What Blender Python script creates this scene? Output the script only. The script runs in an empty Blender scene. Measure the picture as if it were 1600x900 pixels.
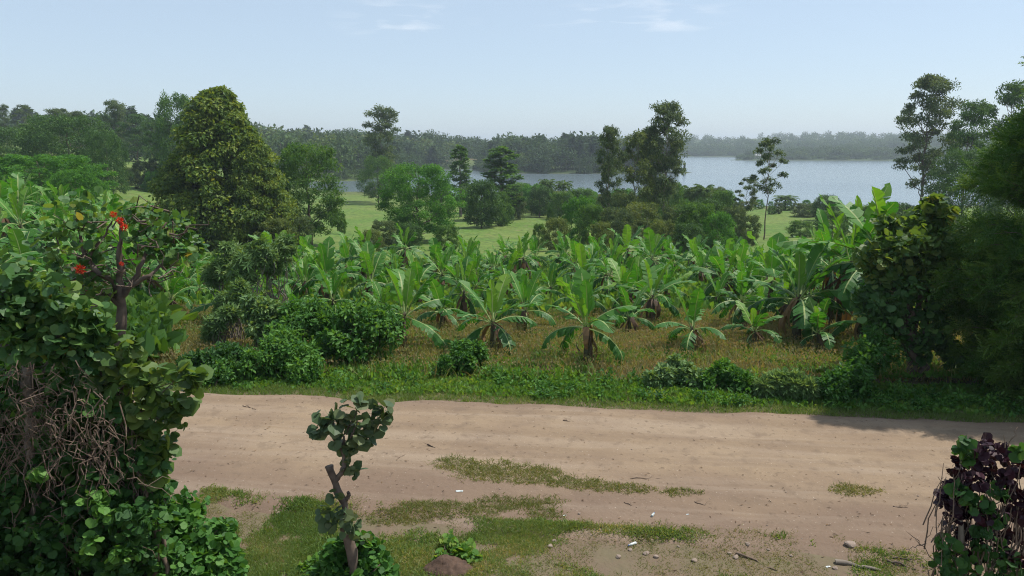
import bpy, math, random
import numpy as np
from mathutils import Vector, Matrix

# ------------------------------------------------------------------ camera, sky, sun, exposure
SC = bpy.context.scene
COL = SC.collection
PITCH = math.radians(10.8); FPX = 1155.0; CAMZ = 6.0
SUN_EL = math.radians(61); SUN_AZ = math.radians(74)      # azimuth clockwise from +Y (view direction)
cam_d = bpy.data.cameras.new('camera'); cam = bpy.data.objects.new('camera', cam_d); COL.objects.link(cam)
cam_d.sensor_width = 36; cam_d.lens = 36 * FPX / 1600; cam_d.clip_end = 9000; cam_d.clip_start = 0.1
cam.location = (0, 0, CAMZ); cam.rotation_euler = (math.pi / 2 - PITCH, 0, 0)
SC.camera = cam

world = bpy.data.worlds.new('World'); SC.world = world; world.use_nodes = True
wn = world.node_tree.nodes; wl = world.node_tree.links; wn.clear()
w_out = wn.new('ShaderNodeOutputWorld'); w_bg = wn.new('ShaderNodeBackground')
sky = wn.new('ShaderNodeTexSky'); sky.sky_type = 'NISHITA'; sky.sun_disc = False
sky.sun_elevation = SUN_EL; sky.sun_rotation = SUN_AZ
sky.air_density = 1.0; sky.dust_density = 1.6; sky.ozone_density = 2.0; sky.altitude = 1100
w_bg.inputs['Strength'].default_value = 0.14
# thin wisps of cloud: stretched noise on the sky direction, inside two patches
tc = wn.new('ShaderNodeTexCoord')
sep = wn.new('ShaderNodeSeparateXYZ'); wl.new(tc.outputs['Generated'], sep.inputs[0])
mp = wn.new('ShaderNodeMapping'); mp.inputs['Scale'].default_value = (5, 5, 34); wl.new(tc.outputs['Generated'], mp.inputs[0])
nz = wn.new('ShaderNodeTexNoise'); nz.inputs['Scale'].default_value = 2.6; nz.inputs['Detail'].default_value = 7; nz.inputs['Distortion'].default_value = 0.5
wl.new(mp.outputs[0], nz.inputs['Vector'])
cr = wn.new('ShaderNodeMapRange'); cr.inputs['From Min'].default_value = 0.50; cr.inputs['From Max'].default_value = 0.72
wl.new(nz.outputs['Fac'], cr.inputs['Value'])
def sky_patch(c, r):
    d = wn.new('ShaderNodeVectorMath'); d.operation = 'SUBTRACT'; wl.new(tc.outputs['Generated'], d.inputs[0]); d.inputs[1].default_value = c
    s = wn.new('ShaderNodeVectorMath'); s.operation = 'DIVIDE'; wl.new(d.outputs[0], s.inputs[0]); s.inputs[1].default_value = r
    l = wn.new('ShaderNodeVectorMath'); l.operation = 'LENGTH'; wl.new(s.outputs[0], l.inputs[0])
    m = wn.new('ShaderNodeMapRange'); m.inputs['From Min'].default_value = 1; m.inputs['From Max'].default_value = 0.2
    m.inputs['To Min'].default_value = 0; m.inputs['To Max'].default_value = 1
    wl.new(l.outputs['Value'], m.inputs['Value']); return m.outputs[0]
pa = sky_patch((-0.135, 0.975, 0.158), (0.10, 1, 0.032)); pb = sky_patch((0.155, 0.972, 0.158), (0.14, 1, 0.03))
ad = wn.new('ShaderNodeMath'); ad.operation = 'ADD'; wl.new(pa, ad.inputs[0]); wl.new(pb, ad.inputs[1])
mu = wn.new('ShaderNodeMath'); mu.operation = 'MULTIPLY'; wl.new(ad.outputs[0], mu.inputs[0]); wl.new(cr.outputs[0], mu.inputs[1])
mu2 = wn.new('ShaderNodeMath'); mu2.operation = 'MULTIPLY'; wl.new(mu.outputs[0], mu2.inputs[0]); mu2.inputs[1].default_value = 0.5
veil = wn.new('ShaderNodeMixRGB'); veil.inputs['Fac'].default_value = 0.62; wl.new(sky.outputs[0], veil.inputs['Color1']); veil.inputs['Color2'].default_value = (3.3, 3.95, 4.55, 1)   # thin high overcast veil
mxc = wn.new('ShaderNodeMixRGB'); wl.new(mu2.outputs[0], mxc.inputs['Fac']); wl.new(veil.outputs[0], mxc.inputs['Color1'])
mxc.inputs['Color2'].default_value = (6.0, 6.2, 6.6, 1)
wl.new(mxc.outputs[0], w_bg.inputs['Color']); wl.new(w_bg.outputs[0], w_out.inputs['Surface'])

S = Vector((math.sin(SUN_AZ) * math.cos(SUN_EL), math.cos(SUN_AZ) * math.cos(SUN_EL), math.sin(SUN_EL)))
sd = bpy.data.lights.new('sun', 'SUN'); sd.energy = 4.2; sd.angle = math.radians(0.53); sd.color = (1.0, 0.955, 0.88)
so = bpy.data.objects.new('sun', sd); COL.objects.link(so); so.rotation_euler = S.to_track_quat('Z', 'Y').to_euler(); so.location = (40, 40, 90)

SC.view_settings.view_transform = 'Standard'; SC.view_settings.look = 'None'; SC.view_settings.gamma = 1
SC.view_settings.use_curve_mapping = False; SC.view_settings.exposure = 0.34
SC.cycles.pixel_filter_type = 'BLACKMAN_HARRIS'; SC.cycles.filter_width = 1.1
SC.render.engine = 'CYCLES'
cy = SC.cycles; cy.use_denoising = True; cy.denoising_prefilter = 'NONE'; cy.max_bounces = 7; cy.diffuse_bounces = 3; cy.glossy_bounces = 2
cy.transmission_bounces = 3; cy.transparent_max_bounces = 6; cy.volume_bounces = 0; cy.use_adaptive_sampling = True
cy.adaptive_threshold = 0.02; cy.caustics_reflective = False; cy.caustics_refractive = False
cy.sample_clamp_indirect = 4

RNG = np.random.default_rng(7)
random.seed(7)
TAU = math.tau

# ------------------------------------------------------------------ noise and terrain
def _hash(ix, iy, s):
    n = (ix.astype(np.int64) * 374761393 + iy.astype(np.int64) * 668265263 + s * 1442695041) & 0xffffffff
    n = ((n ^ (n >> 13)) * 1274126177) & 0xffffffff
    return ((n ^ (n >> 16)) & 0xffff) / 65535.0
def vnoise(x, y, s=0):
    ix = np.floor(x); iy = np.floor(y); fx = x - ix; fy = y - iy
    fx = fx * fx * (3 - 2 * fx); fy = fy * fy * (3 - 2 * fy)
    a = _hash(ix, iy, s); b = _hash(ix + 1, iy, s); c = _hash(ix, iy + 1, s); d = _hash(ix + 1, iy + 1, s)
    return (a + (b - a) * fx) * (1 - fy) + (c + (d - c) * fx) * fy
def fbm(x, y, s=0, o=4):
    x = np.asarray(x, float); y = np.asarray(y, float)
    t = 0; a = 0.5; f = 1
    for i in range(o):
        t = t + a * vnoise(x * f + 17.3 * i, y * f - 9.1 * i, s + i); a *= 0.5; f *= 2.03
    return t / (1 - 0.5 ** o)
def sstep(a, b, x):
    t = np.clip((x - a) / (b - a), 0, 1); return t * t * (3 - 2 * t)

WATER = -9.0
YS = np.array([18, 58, 80, 100, 150, 190, 250, 300, 330, 400, 500, 800, 1500, 4000], float)
CU = np.array([-600, 0, 200, 340, 440, 540, 640, 760, 1000, 1300, 1500, 2000], float)
CZ = np.array([
 [0, 1.0, 1.2, 1.5, 3.0, 5.0, 7.0, 8.5, 9, 11, 13, 15, 15, 15],
 [0, 0.0, -0.2, 0, 1.0, 3.0, 5.0, 7.0, 8, 10, 12, 13, 13, 13],
 [0, -1.5, -2.4, -2.8, -2.0, -0.5, 1.5, 3.0, 4, 5, 6, 8, 8, 8],
 [0, -3.2, -4.3, -4.9, -5.5, -5.0, -4.0, -3.5, -3, -1, 0, 3, 4, 4],
 [0, -3.5, -4.8, -5.8, -7.3, -8.0, -8.4, -8.5, -8.2, -7, -4, 0, 0, 0],
 [0, -3.5, -4.9, -6.0, -8.0, -8.4, -8.8, -10.5, -12, -13, -13, -13, -13, -13],
 [0, -3.5, -4.9, -6.1, -8.0, -8.5, -8.9, -11, -13, -13, -13, -13, -13, -13],
 [0, -3.5, -5.0, -6.2, -8.0, -8.6, -10.2, -12, -13, -13, -13, -13, -13, -13],
 [0, -3.5, -5.0, -6.2, -8.0, -8.75, -11.0, -12, -13, -13, -13, -13, -13, -13],
 [0, -3.4, -4.9, -6.0, -7.9, -8.9, -11.5, -12, -13, -13, -13, -13, -13, -13],
 [0, -3.0, -4.5, -5.5, -7.5, -8.9, -11.5, -12, -13, -13, -13, -13, -13, -13],
 [0, -2.5, -4.0, -5.0, -7.0, -8.9, -11.5, -12, -13, -13, -13, -13, -13, -13]], float)
PEN = np.array([(-66, 332), (-58, 400), (-52, 500), (-32, 506), (-14, 432), (30, 420), (80, 424), (104, 430), (114, 446), (100, 480), (60, 560), (0, 700), (-200, 950), (-1500, 950), (-1500, 322), (-200, 318), (-100, 322)], float)
FAR = np.array([(-3500, 1200), (330, 1180), (310, 1000), (232, 862), (262, 842), (800, 815), (4000, 800), (4000, 4500), (-3500, 4500)], float)
def sdist(x, y, P):
    inside = np.zeros(x.shape, bool); dm = np.full(x.shape, 1e9)
    n = len(P)
    for i in range(n):
        ax, ay = P[i]; bx, by = P[(i + 1) % n]
        dx, dy = bx - ax, by - ay
        t = np.clip(((x - ax) * dx + (y - ay) * dy) / (dx * dx + dy * dy), 0, 1)
        dm = np.minimum(dm, np.hypot(x - ax - t * dx, y - ay - t * dy))
        c = ((ay > y) != (by > y))
        with np.errstate(divide='ignore', invalid='ignore'):
            xi = dx * (y - ay) / (dy if dy != 0 else 1e-9) + ax
        inside ^= c & (x < xi)
    return np.where(inside, dm, -dm)
def road_far(x): return 16.8 - 0.104 * x
def road_near(x): return 11.0 - 0.19 * x
def height(x, y):
    x = np.asarray(x, float); y = np.asarray(y, float)
    x, y = np.broadcast_arrays(x, y)
    yc = np.maximum(y, 1.0)
    u = 800 + FPX * 1.0 * x / (yc * 0.985 + 1.5)
    u = np.clip(u, CU[0], CU[-1])
    k = np.clip(np.searchsorted(CU, u) - 1, 0, len(CU) - 2)
    f = (u - CU[k]) / (CU[k + 1] - CU[k]); f = f * f * (3 - 2 * f)
    ly = np.clip(yc, YS[0], YS[-1])
    j = np.clip(np.searchsorted(YS, ly) - 1, 0, len(YS) - 2)
    g = (ly - YS[j]) / (YS[j + 1] - YS[j])
    z0 = CZ[k, j] * (1 - g) + CZ[k, j + 1] * g; z1 = CZ[k + 1, j] * (1 - g) + CZ[k + 1, j + 1] * g
    z = z0 * (1 - f) + z1 * f
    z = z + (fbm(x * 0.3, y * 0.3, 3, 3) - 0.5) * 0.35 * sstep(19, 26, y) + (fbm(x * 0.03, y * 0.03, 5, 3) - 0.5) * 1.6 * sstep(60, 120, y) * sstep(-9.6, -7.5, z)
    m = y > 250
    if np.any(m):
        dp = sdist(x + (fbm(x * .02, y * .02, 8) - .5) * 14, y + (fbm(x * .02, y * .02, 9) - .5) * 14, PEN)
        hp = np.clip(-9.6 + dp * 0.12, -14, -8.4) + np.clip(dp - 8, 0, 130) * 0.085
        df = sdist(x + (fbm(x * .008, y * .008, 8) - .5) * 50, y + (fbm(x * .008, y * .008, 9) - .5) * 40, FAR)
        hf = np.clip(-9.6 + df * 0.10, -14, -8.0) + np.clip(df - 15, 0, 520) * 0.052 * (0.7 + 0.7 * fbm(x * .003, y * .003, 11))
        z = np.where(m, np.maximum(z, np.maximum(hp, hf)), z)
    return z
def hz(x, y): return float(height(np.array([x]), np.array([y]))[0])
def ray(u, v):
    a = (u - 800) / FPX; b = (450 - v) / FPX
    return np.array([a, math.cos(PITCH) + b * math.sin(PITCH), -math.sin(PITCH) + b * math.cos(PITCH)])
def at(u, v, Y):
    d = ray(u, v); return np.array([0, 0, CAMZ]) + d * (Y / d[1])
def spot(u, Y):                       # point of the ground seen in column u at distance Y
    z = -3.0
    for _ in range(8):
        depth = Y * math.cos(PITCH) + (CAMZ - z) * math.sin(PITCH)
        x = (u - 800) / FPX * depth; z = hz(x, Y)
    return np.array([x, Y, z])
def ground_px(u, v):                  # where the sight line of a pixel meets the ground
    d = ray(u, v); Y = 8.0
    while Y < 900:
        p = np.array([0, 0, CAMZ]) + d * (Y / d[1])
        if p[2] <= hz(p[0], p[1]): break
        Y += 0.05 if Y < 70 else 0.6
    p[2] = hz(p[0], p[1]); return p

# ------------------------------------------------------------------ mesh helpers
def nrm(a):
    return a / np.maximum(np.linalg.norm(a, axis=-1, keepdims=True), 1e-9)
class MB:
    def __init__(s): s.V = []; s.F = {}; s.R = []; s.A = []; s.n = 0
    def add(s, V, F, rnd=0.5, acr=0.0, mi=0):
        V = np.asarray(V, float).reshape(-1, 3); n = len(V)
        s.V.append(V); s.R.append(np.broadcast_to(np.asarray(rnd, float), (n,)).copy()); s.A.append(np.broadcast_to(np.asarray(acr, float), (n,)).copy())
        for f in (F if isinstance(F, list) else [F]):
            f = np.asarray(f, np.int64)
            if len(f): s.F.setdefault(f.shape[1], []).append((f + s.n, mi))
        s.n += n
    def build(s, name, mats, smooth=False):
        me = bpy.data.meshes.new(name)
        V = np.concatenate(s.V); me.vertices.add(len(V)); me.vertices.foreach_set('co', V.astype(np.float32).ravel())
        loops = []; st = []; tot = []; mi = []; pos = 0
        for k, fl in s.F.items():
            for f, m in fl:
                loops.append(f.ravel()); c = len(f)
                st.append(pos + np.arange(c) * k); tot.append(np.full(c, k)); mi.append(np.full(c, m)); pos += c * k
        L = np.concatenate(loops); me.loops.add(len(L)); me.loops.foreach_set('vertex_index', L.astype(np.int32))
        st = np.concatenate(st); me.polygons.add(len(st)); me.polygons.foreach_set('loop_start', st.astype(np.int32))
        try: me.polygons.foreach_set('loop_total', np.concatenate(tot).astype(np.int32))
        except Exception: pass
        me.polygons.foreach_set('material_index', np.concatenate(mi).astype(np.int32))
        me.polygons.foreach_set('use_smooth', np.full(len(st), smooth))
        a = me.attributes.new('rnd', 'FLOAT', 'POINT'); a.data.foreach_set('value', np.concatenate(s.R).astype(np.float32))
        a = me.attributes.new('acr', 'FLOAT', 'POINT'); a.data.foreach_set('value', np.concatenate(s.A).astype(np.float32))
        for m in (mats if isinstance(mats, (list, tuple)) else [mats]): me.materials.append(m)
        me.update(calc_edges=True); return me
    def obj(s, name, mats, parent=None, smooth=False):
        o = bpy.data.objects.new(name, s.build(name, mats, smooth)); COL.objects.link(o)
        if parent: o.parent = parent
        return o
def tube(pts, rad, n=7, cap=True):
    P = np.asarray(pts, float); R = np.broadcast_to(np.asarray(rad, float), (len(P),))
    T = nrm(np.gradient(P, axis=0)); ref = np.array([0.31, 0.95, 0.05]) if abs(T[0, 2]) > .5 else np.array([0, 0, 1.0])
    A = nrm(np.cross(T, ref)); B = np.cross(T, A)
    th = np.arange(n) * TAU / n
    V = P[:, None] + R[:, None, None] * (np.cos(th)[None, :, None] * A[:, None] + np.sin(th)[None, :, None] * B[:, None])
    m = len(P); i = np.arange(m - 1)[:, None] * n; j = np.arange(n)[None]; j2 = (j + 1) % n
    F = np.stack([i + j, i + j2, i + n + j2, i + n + j], -1).reshape(-1, 4)
    V = V.reshape(-1, 3); fs = [F]
    if cap:
        V = np.concatenate([V, P[-1:]]); fs.append(np.array([[(m - 1) * n + a, (m - 1) * n + (a + 1) % n, m * n] for a in range(n)]))
    return V, fs
def wander(p0, p1, k, amp, rng, sag=0.0):
    p0 = np.asarray(p0, float); p1 = np.asarray(p1, float); t = np.linspace(0, 1, k)[:, None]
    P = p0 + (p1 - p0) * t; N = rng.normal(size=(k, 3)) * amp * np.linalg.norm(p1 - p0)
    N[0] = 0; N[-1] *= 0.3; P = P + N; P[:, 2] -= sag * 4 * (t * (1 - t))[:, 0]; return P
# leaf templates: base at origin, length along +Y, normal +Z, size 1
OVAL = (np.array([(0, 0, 0), (.24, .38, .07), (.17, .78, .02), (0, 1, -.1), (-.17, .78, .02), (-.24, .38, .07), (0, .5, -.02)]),
        [np.array([(0, 1, 2, 6), (6, 2, 3, 4), (0, 6, 4, 5)])])
CARD = (np.array([(0, 0, 0), (.3, .45, .08), (.05, 1, -.06), (-.28, .5, .08)]), [np.array([(0, 1, 2, 3)])])
SLIM = (np.array([(0, 0, 0), (.10, .4, .03), (0, 1, -.12), (-.10, .45, .03)]), [np.array([(0, 1, 2, 3)])])
BLADE = (np.array([(-.035, 0, 0), (.035, 0, 0), (.02, .55, .08), (-.02, .55, .08), (0, 1, .32)]), [np.array([(0, 1, 2, 3)]), np.array([(3, 2, 4)])])
def _heart():
    th = np.linspace(0, TAU, 13)[:-1]
    r = 0.5 * (1 - 0.14 * np.cos(th * 2)) * (1 + .12 * np.cos(th))
    x = np.sin(th) * r * 1.04; y = 0.46 + np.cos(th) * r * .98
    y[0] += .12; y[6] += 0.1
    z = -0.22 * x * x - 0.18 * (y - .4) ** 2 + np.abs(x) * .16
    V = np.stack([x, y, z], 1); V = np.concatenate([V, [(0, 0.42, -0.02)]])
    F = np.array([(i, (i + 1) % 12, 12) for i in range(12)]); return V, [F]
HEART = _heart()
def _palmate(n=7, w=.11):
    V = []; F = []
    for i in range(n):
        a = (i - (n - 1) / 2) * 0.78; L = 1 - .07 * abs(i - (n - 1) / 2); c, s = math.sin(a), math.cos(a); b = len(V)
        for (p, q, z) in ((0, 0, 0), (w, L * .55, .02), (0, L, -.14), (-w, L * .55, .02)):
            V.append((c * q + s * p, s * q - c * p, z))
        F.append((b, b + 1, b + 2, b + 3))
    return np.array(V, float) * 1.0, [np.array(F)]
PALM = _palmate()
def _spray(n=9):
    V = []; F = []
    for i in range(n):
        t = i / (n - 1); y = t * .8
        for sgn in (-1, 1):
            l = .34 * (1 - .55 * t); b = len(V); a = .62
            V += [(0, y, 0), (sgn * l * a * .5 , y + l * .6 * .5 + .02, .03), (sgn * l * a, y + l, -.05), (sgn * l * a * .5 + sgn * .05, y + l * .5 - .06, .0)]
            F.append((b, b + 1, b + 2, b + 3))
    b = len(V); V += [(-.008, 0, 0), (.008, 0, 0), (0, 1.05, -.05)]
    return np.array(V, float), [np.array(F), np.array([(b, b + 1, b + 2)])]
SPRAY = _spray(5)
def scatter(mb, T, P, D, N, sc, rnd, mi=0, sx=None):
    P = np.asarray(P, float); n = len(P)
    if n == 0: return
    D = nrm(D); X = nrm(np.cross(D, N)); Z = np.cross(X, D)
    sc = np.broadcast_to(np.asarray(sc, float), (n,))
    tv, tf = T; tvx = tv
    V = P[:, None] + sc[:, None, None] * (tvx[None, :, 0, None] * X[:, None] * (1 if sx is None else sx) + tvx[None, :, 1, None] * D[:, None] + tvx[None, :, 2, None] * Z[:, None])
    off = (np.arange(n) * len(tv))[:, None, None]
    mb.add(V.reshape(-1, 3), [(f[None] + off).reshape(-1, f.shape[1]) for f in tf], np.repeat(rnd, len(tv)), 0, mi)
def sph(n, rng): return nrm(rng.normal(size=(n, 3)))
def blob_leaves(mb, C, R, per, size, rng, T=OVAL, droop=.25, shell=.55, mi=0, up=.6, rv=(0, 1), flat=1.0):
    """clusters of leaves round centres C with radii R"""
    C = np.asarray(C, float); R = np.broadcast_to(np.asarray(R, float), (len(C),)); per = int(per)
    if len(C) == 0: return
    c = np.repeat(C, per, 0); r = np.repeat(R, per); n = len(c)
    d = sph(n, rng); rr = 1 - shell * rng.random(n) ** 1.3
    d[:, 2] *= flat
    P = c + d * (r * rr)[:, None]
    Dr = d * .7 + rng.normal(size=(n, 3)) * .55; Dr[:, 2] -= droop
    Nn = d * .6 + rng.normal(size=(n, 3)) * .45; Nn[:, 2] += up
    cl = np.repeat(rng.random(len(C)), per)
    rnd = np.clip(rv[0] + (rv[1] - rv[0]) * (.55 * cl + .45 * rng.random(n)), 0, 1)
    scatter(mb, T, P, Dr, Nn, size * (.5 + .95 * rng.random(n) ** 1.2), rnd, mi)

# ------------------------------------------------------------------ materials
def mat(name):
    m = bpy.data.materials.new(name); m.use_nodes = True; n = m.node_tree.nodes; n.clear()
    o = n.new('ShaderNodeOutputMaterial'); return m, n, m.node_tree.links, o
def ramp(n, stops, interp='LINEAR'):
    r = n.new('ShaderNodeValToRGB'); e = r.color_ramp; e.interpolation = interp
    while len(e.elements) > 1: e.elements.remove(e.elements[-1])
    e.elements[0].position = stops[0][0]; e.elements[0].color = (*stops[0][1], 1)
    for p, c in stops[1:]:
        x = e.elements.new(p); x.color = (*c, 1)
    return r
def leaf_mat(name, stops, trans=.34, rough=.55, spec=.22, tcol=1.7, bump=0):
    m, n, l, o = mat(name)
    at_ = n.new('ShaderNodeAttribute'); at_.attribute_name = 'rnd'
    r = ramp(n, stops); l.new(at_.outputs['Fac'], r.inputs[0])
    b = n.new('ShaderNodeBsdfPrincipled'); b.inputs['Roughness'].default_value = rough; b.inputs['Specular IOR Level'].default_value = spec
    l.new(r.outputs[0], b.inputs['Base Color'])
    t = n.new('ShaderNodeBsdfTranslucent'); mm = n.new('ShaderNodeMixRGB'); mm.blend_type = 'MULTIPLY'; mm.inputs[0].default_value = 1
    l.new(r.outputs[0], mm.inputs[1]); mm.inputs[2].default_value = (1.5 * tcol, 1.25 * tcol, .45 * tcol, 1); l.new(mm.outputs[0], t.inputs[0])
    x = n.new('ShaderNodeMixShader'); x.inputs[0].default_value = trans; l.new(b.outputs[0], x.inputs[1]); l.new(t.outputs[0], x.inputs[2])
    l.new(x.outputs[0], o.inputs[0]); return m
def simple(name, col, rough=.85, col2=None, scale=6, bump=.3, spec=.3):
    m, n, l, o = mat(name)
    b = n.new('ShaderNodeBsdfPrincipled'); b.inputs['Roughness'].default_value = rough; b.inputs['Specular IOR Level'].default_value = spec
    tcn = n.new('ShaderNodeTexCoord'); q = n.new('ShaderNodeTexNoise'); q.inputs['Scale'].default_value = scale; q.inputs['Detail'].default_value = 5
    l.new(tcn.outputs['Object'], q.inputs['Vector'])
    r = ramp(n, [(.3, col), (.7, col2 or tuple(c * .55 for c in col))]); l.new(q.outputs['Fac'], r.inputs[0]); l.new(r.outputs[0], b.inputs['Base Color'])
    if bump:
        bp = n.new('ShaderNodeBump'); bp.inputs['Strength'].default_value = bump; bp.inputs['Distance'].default_value = .02
        l.new(q.outputs['Fac'], bp.inputs['Height']); l.new(bp.outputs[0], b.inputs['Normal'])
    l.new(b.outputs[0], o.inputs[0]); return m
M = {}
M['bark'] = simple('bark', (.16, .12, .09), col2=(.07, .05, .04), scale=9)
M['bark_pale'] = simple('bark_pale', (.24, .20, .16), col2=(.12, .10, .08), scale=5)
M['twig'] = simple('dry_twig', (.20, .14, .10), col2=(.10, .07, .05), scale=14)
M['stone'] = simple('stone', (.34, .27, .22), col2=(.22, .16, .12), scale=12, bump=.6)
M['dead'] = leaf_mat('dead_leaf', [(0, (.045, .03, .018)), (.6, (.12, .07, .04)), (1, (.24, .15, .07))], trans=.15, tcol=1.0)
M['broad'] = leaf_mat('foliage_broad', [(0, (.022, .06, .012)), (.5, (.05, .125, .022)), (1, (.12, .22, .04))])
M['dark'] = leaf_mat('foliage_dark', [(0, (.018, .052, .014)), (.5, (.042, .105, .022)), (1, (.10, .19, .035))], trans=.22)
M['yellow'] = leaf_mat('foliage_yellowish', [(0, (.03, .07, .012)), (.45, (.08, .14, .024)), (.8, (.17, .23, .035)), (1, (.28, .31, .06))], trans=.3)
M['bright'] = leaf_mat('foliage_bright', [(0, (.022, .085, .010)), (.5, (.05, .16, .018)), (1, (.12, .28, .035))], trans=.35)
M['euca'] = leaf_mat('foliage_eucalypt', [(0, (.028, .055, .022)), (.5, (.065, .11, .04)), (1, (.15, .20, .07))], trans=.25)
M['olive'] = leaf_mat('foliage_olive', [(0, (.04, .07, .02)), (.5, (.085, .13, .035)), (1, (.18, .22, .06))], trans=.3)
M['vine'] = leaf_mat('creeper_leaves', [(0, (.02, .07, .015)), (.5, (.05, .14, .025)), (1, (.13, .27, .05))], trans=.3)
M['ivy_dark'] = leaf_mat('hedge_leaves', [(0, (.018, .06, .015)), (.6, (.04, .11, .025)), (1, (.09, .19, .04))], trans=.3)
M['heart'] = leaf_mat('coral_tree_leaves', [(0, (.03, .08, .025)), (.5, (.06, .14, .04)), (.8, (.12, .21, .05)), (.93, (.17, .23, .05)), (1, (.30, .24, .05))], trans=.3, rough=.5, spec=.3)
M['round'] = leaf_mat('round_leaves', [(0, (.045, .09, .025)), (.55, (.08, .15, .035)), (.9, (.14, .19, .045)), (1, (.34, .28, .05))], trans=.35, rough=.48, spec=.3)
M['stump'] = leaf_mat('stump_leaves', [(0, (0.041, 0.081, 0.041)), (.6, (0.081, 0.121, 0.054)), (1, (0.149, 0.162, 0.068))], trans=.22, rough=.5)
M['purple'] = leaf_mat('purple_leaves', [(0, (.016, .006, .011)), (.7, (.032, .009, .018)), (1, (.08, .012, .022))], trans=.2, tcol=.8)
M['cassava'] = leaf_mat('palmate_leaves', [(0, (.06, .13, .045)), (.6, (.13, .22, .08)), (1, (.22, .32, .12))], trans=.25)
M['conifer'] = leaf_mat('conifer_sprays', [(0, (.016, .052, .012)), (.5, (.042, .11, .02)), (1, (.12, .20, .035))], trans=.3, rough=.65)
M['palm'] = leaf_mat('palm_fronds', [(0, (.04, .09, .025)), (.6, (.07, .14, .035)), (1, (.13, .20, .05))], trans=.3)
M['grass'] = leaf_mat('grass_blades', [(0, (.06, .115, .028)), (.55, (.12, .19, .05)), (.8, (.20, .23, .085)), (1, (.36, .30, .16))], trans=.35, rough=.6)
M['dry'] = leaf_mat('dry_grass', [(0, (.08, .15, .035)), (.4, (.15, .18, .06)), (.75, (.21, .18, .085)), (1, (.26, .18, .12))], trans=.3, rough=.7)
M['weed'] = leaf_mat('weed_leaves', [(0, (.045, .12, .02)), (.6, (.10, .21, .035)), (1, (.21, .28, .06))], trans=.35)
M['drygreen'] = leaf_mat('worn_grass', [(0, (.09, .12, .035)), (.5, (.15, .17, .06)), (1, (.28, .23, .12))], trans=.3, rough=.7)
M['flower'] = leaf_mat('red_flowers', [(0, (.45, .03, .012)), (.6, (.65, .05, .02)), (1, (.75, .12, .04))], trans=.25, tcol=.7)
M['forest'] = leaf_mat('forest_foliage', [(0, (.02, .045, .014)), (.5, (.045, .09, .026)), (.85, (.08, .14, .035)), (1, (.14, .17, .06))], trans=.2, rough=.7, spec=.2)
def banana_mat():
    m, n, l, o = mat('banana_leaf')
    ar = n.new('ShaderNodeAttribute'); ar.attribute_name = 'rnd'; aa = n.new('ShaderNodeAttribute'); aa.attribute_name = 'acr'
    r = ramp(n, [(0, (.022, .075, .014)), (.5, (.045, .135, .023)), (.85, (.08, .20, .03)), (1, (.17, .28, .035))]); l.new(ar.outputs['Fac'], r.inputs[0])
    rib = ramp(n, [(0, (1, 1, 1)), (.06, (1, 1, 1)), (.1, (0, 0, 0))]); l.new(aa.outputs['Fac'], rib.inputs[0])
    mx = n.new('ShaderNodeMixRGB'); l.new(rib.outputs[0], mx.inputs[0]); l.new(r.outputs[0], mx.inputs[1]); mx.inputs[2].default_value = (.30, .36, .14, 1)
    b = n.new('ShaderNodeBsdfPrincipled'); b.inputs['Roughness'].default_value = .5; b.inputs['Specular IOR Level'].default_value = .25; l.new(mx.outputs[0], b.inputs['Base Color'])
    tcn = n.new('ShaderNodeTexCoord'); q = n.new('ShaderNodeTexNoise'); q.inputs['Scale'].default_value = 22; l.new(tcn.outputs['Object'], q.inputs['Vector'])
    bp = n.new('ShaderNodeBump'); bp.inputs['Strength'].default_value = .35; bp.inputs['Distance'].default_value = .01; l.new(q.outputs['Fac'], bp.inputs['Height']); l.new(bp.outputs[0], b.inputs['Normal'])
    t = n.new('ShaderNodeBsdfTranslucent'); mm = n.new('ShaderNodeMixRGB'); mm.blend_type = 'MULTIPLY'; mm.inputs[0].default_value = 1
    l.new(mx.outputs[0], mm.inputs[1]); mm.inputs[2].default_value = (1.7, 2.1, .55, 1); l.new(mm.outputs[0], t.inputs[0])
    x = n.new('ShaderNodeMixShader'); x.inputs[0].default_value = .27; l.new(b.outputs[0], x.inputs[1]); l.new(t.outputs[0], x.inputs[2]); l.new(x.outputs[0], o.inputs[0]); return m
M['banana'] = banana_mat()
M['stem'] = simple('banana_stem', (.10, .11, .05), col2=(.055, .038, .022), scale=7)

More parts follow.
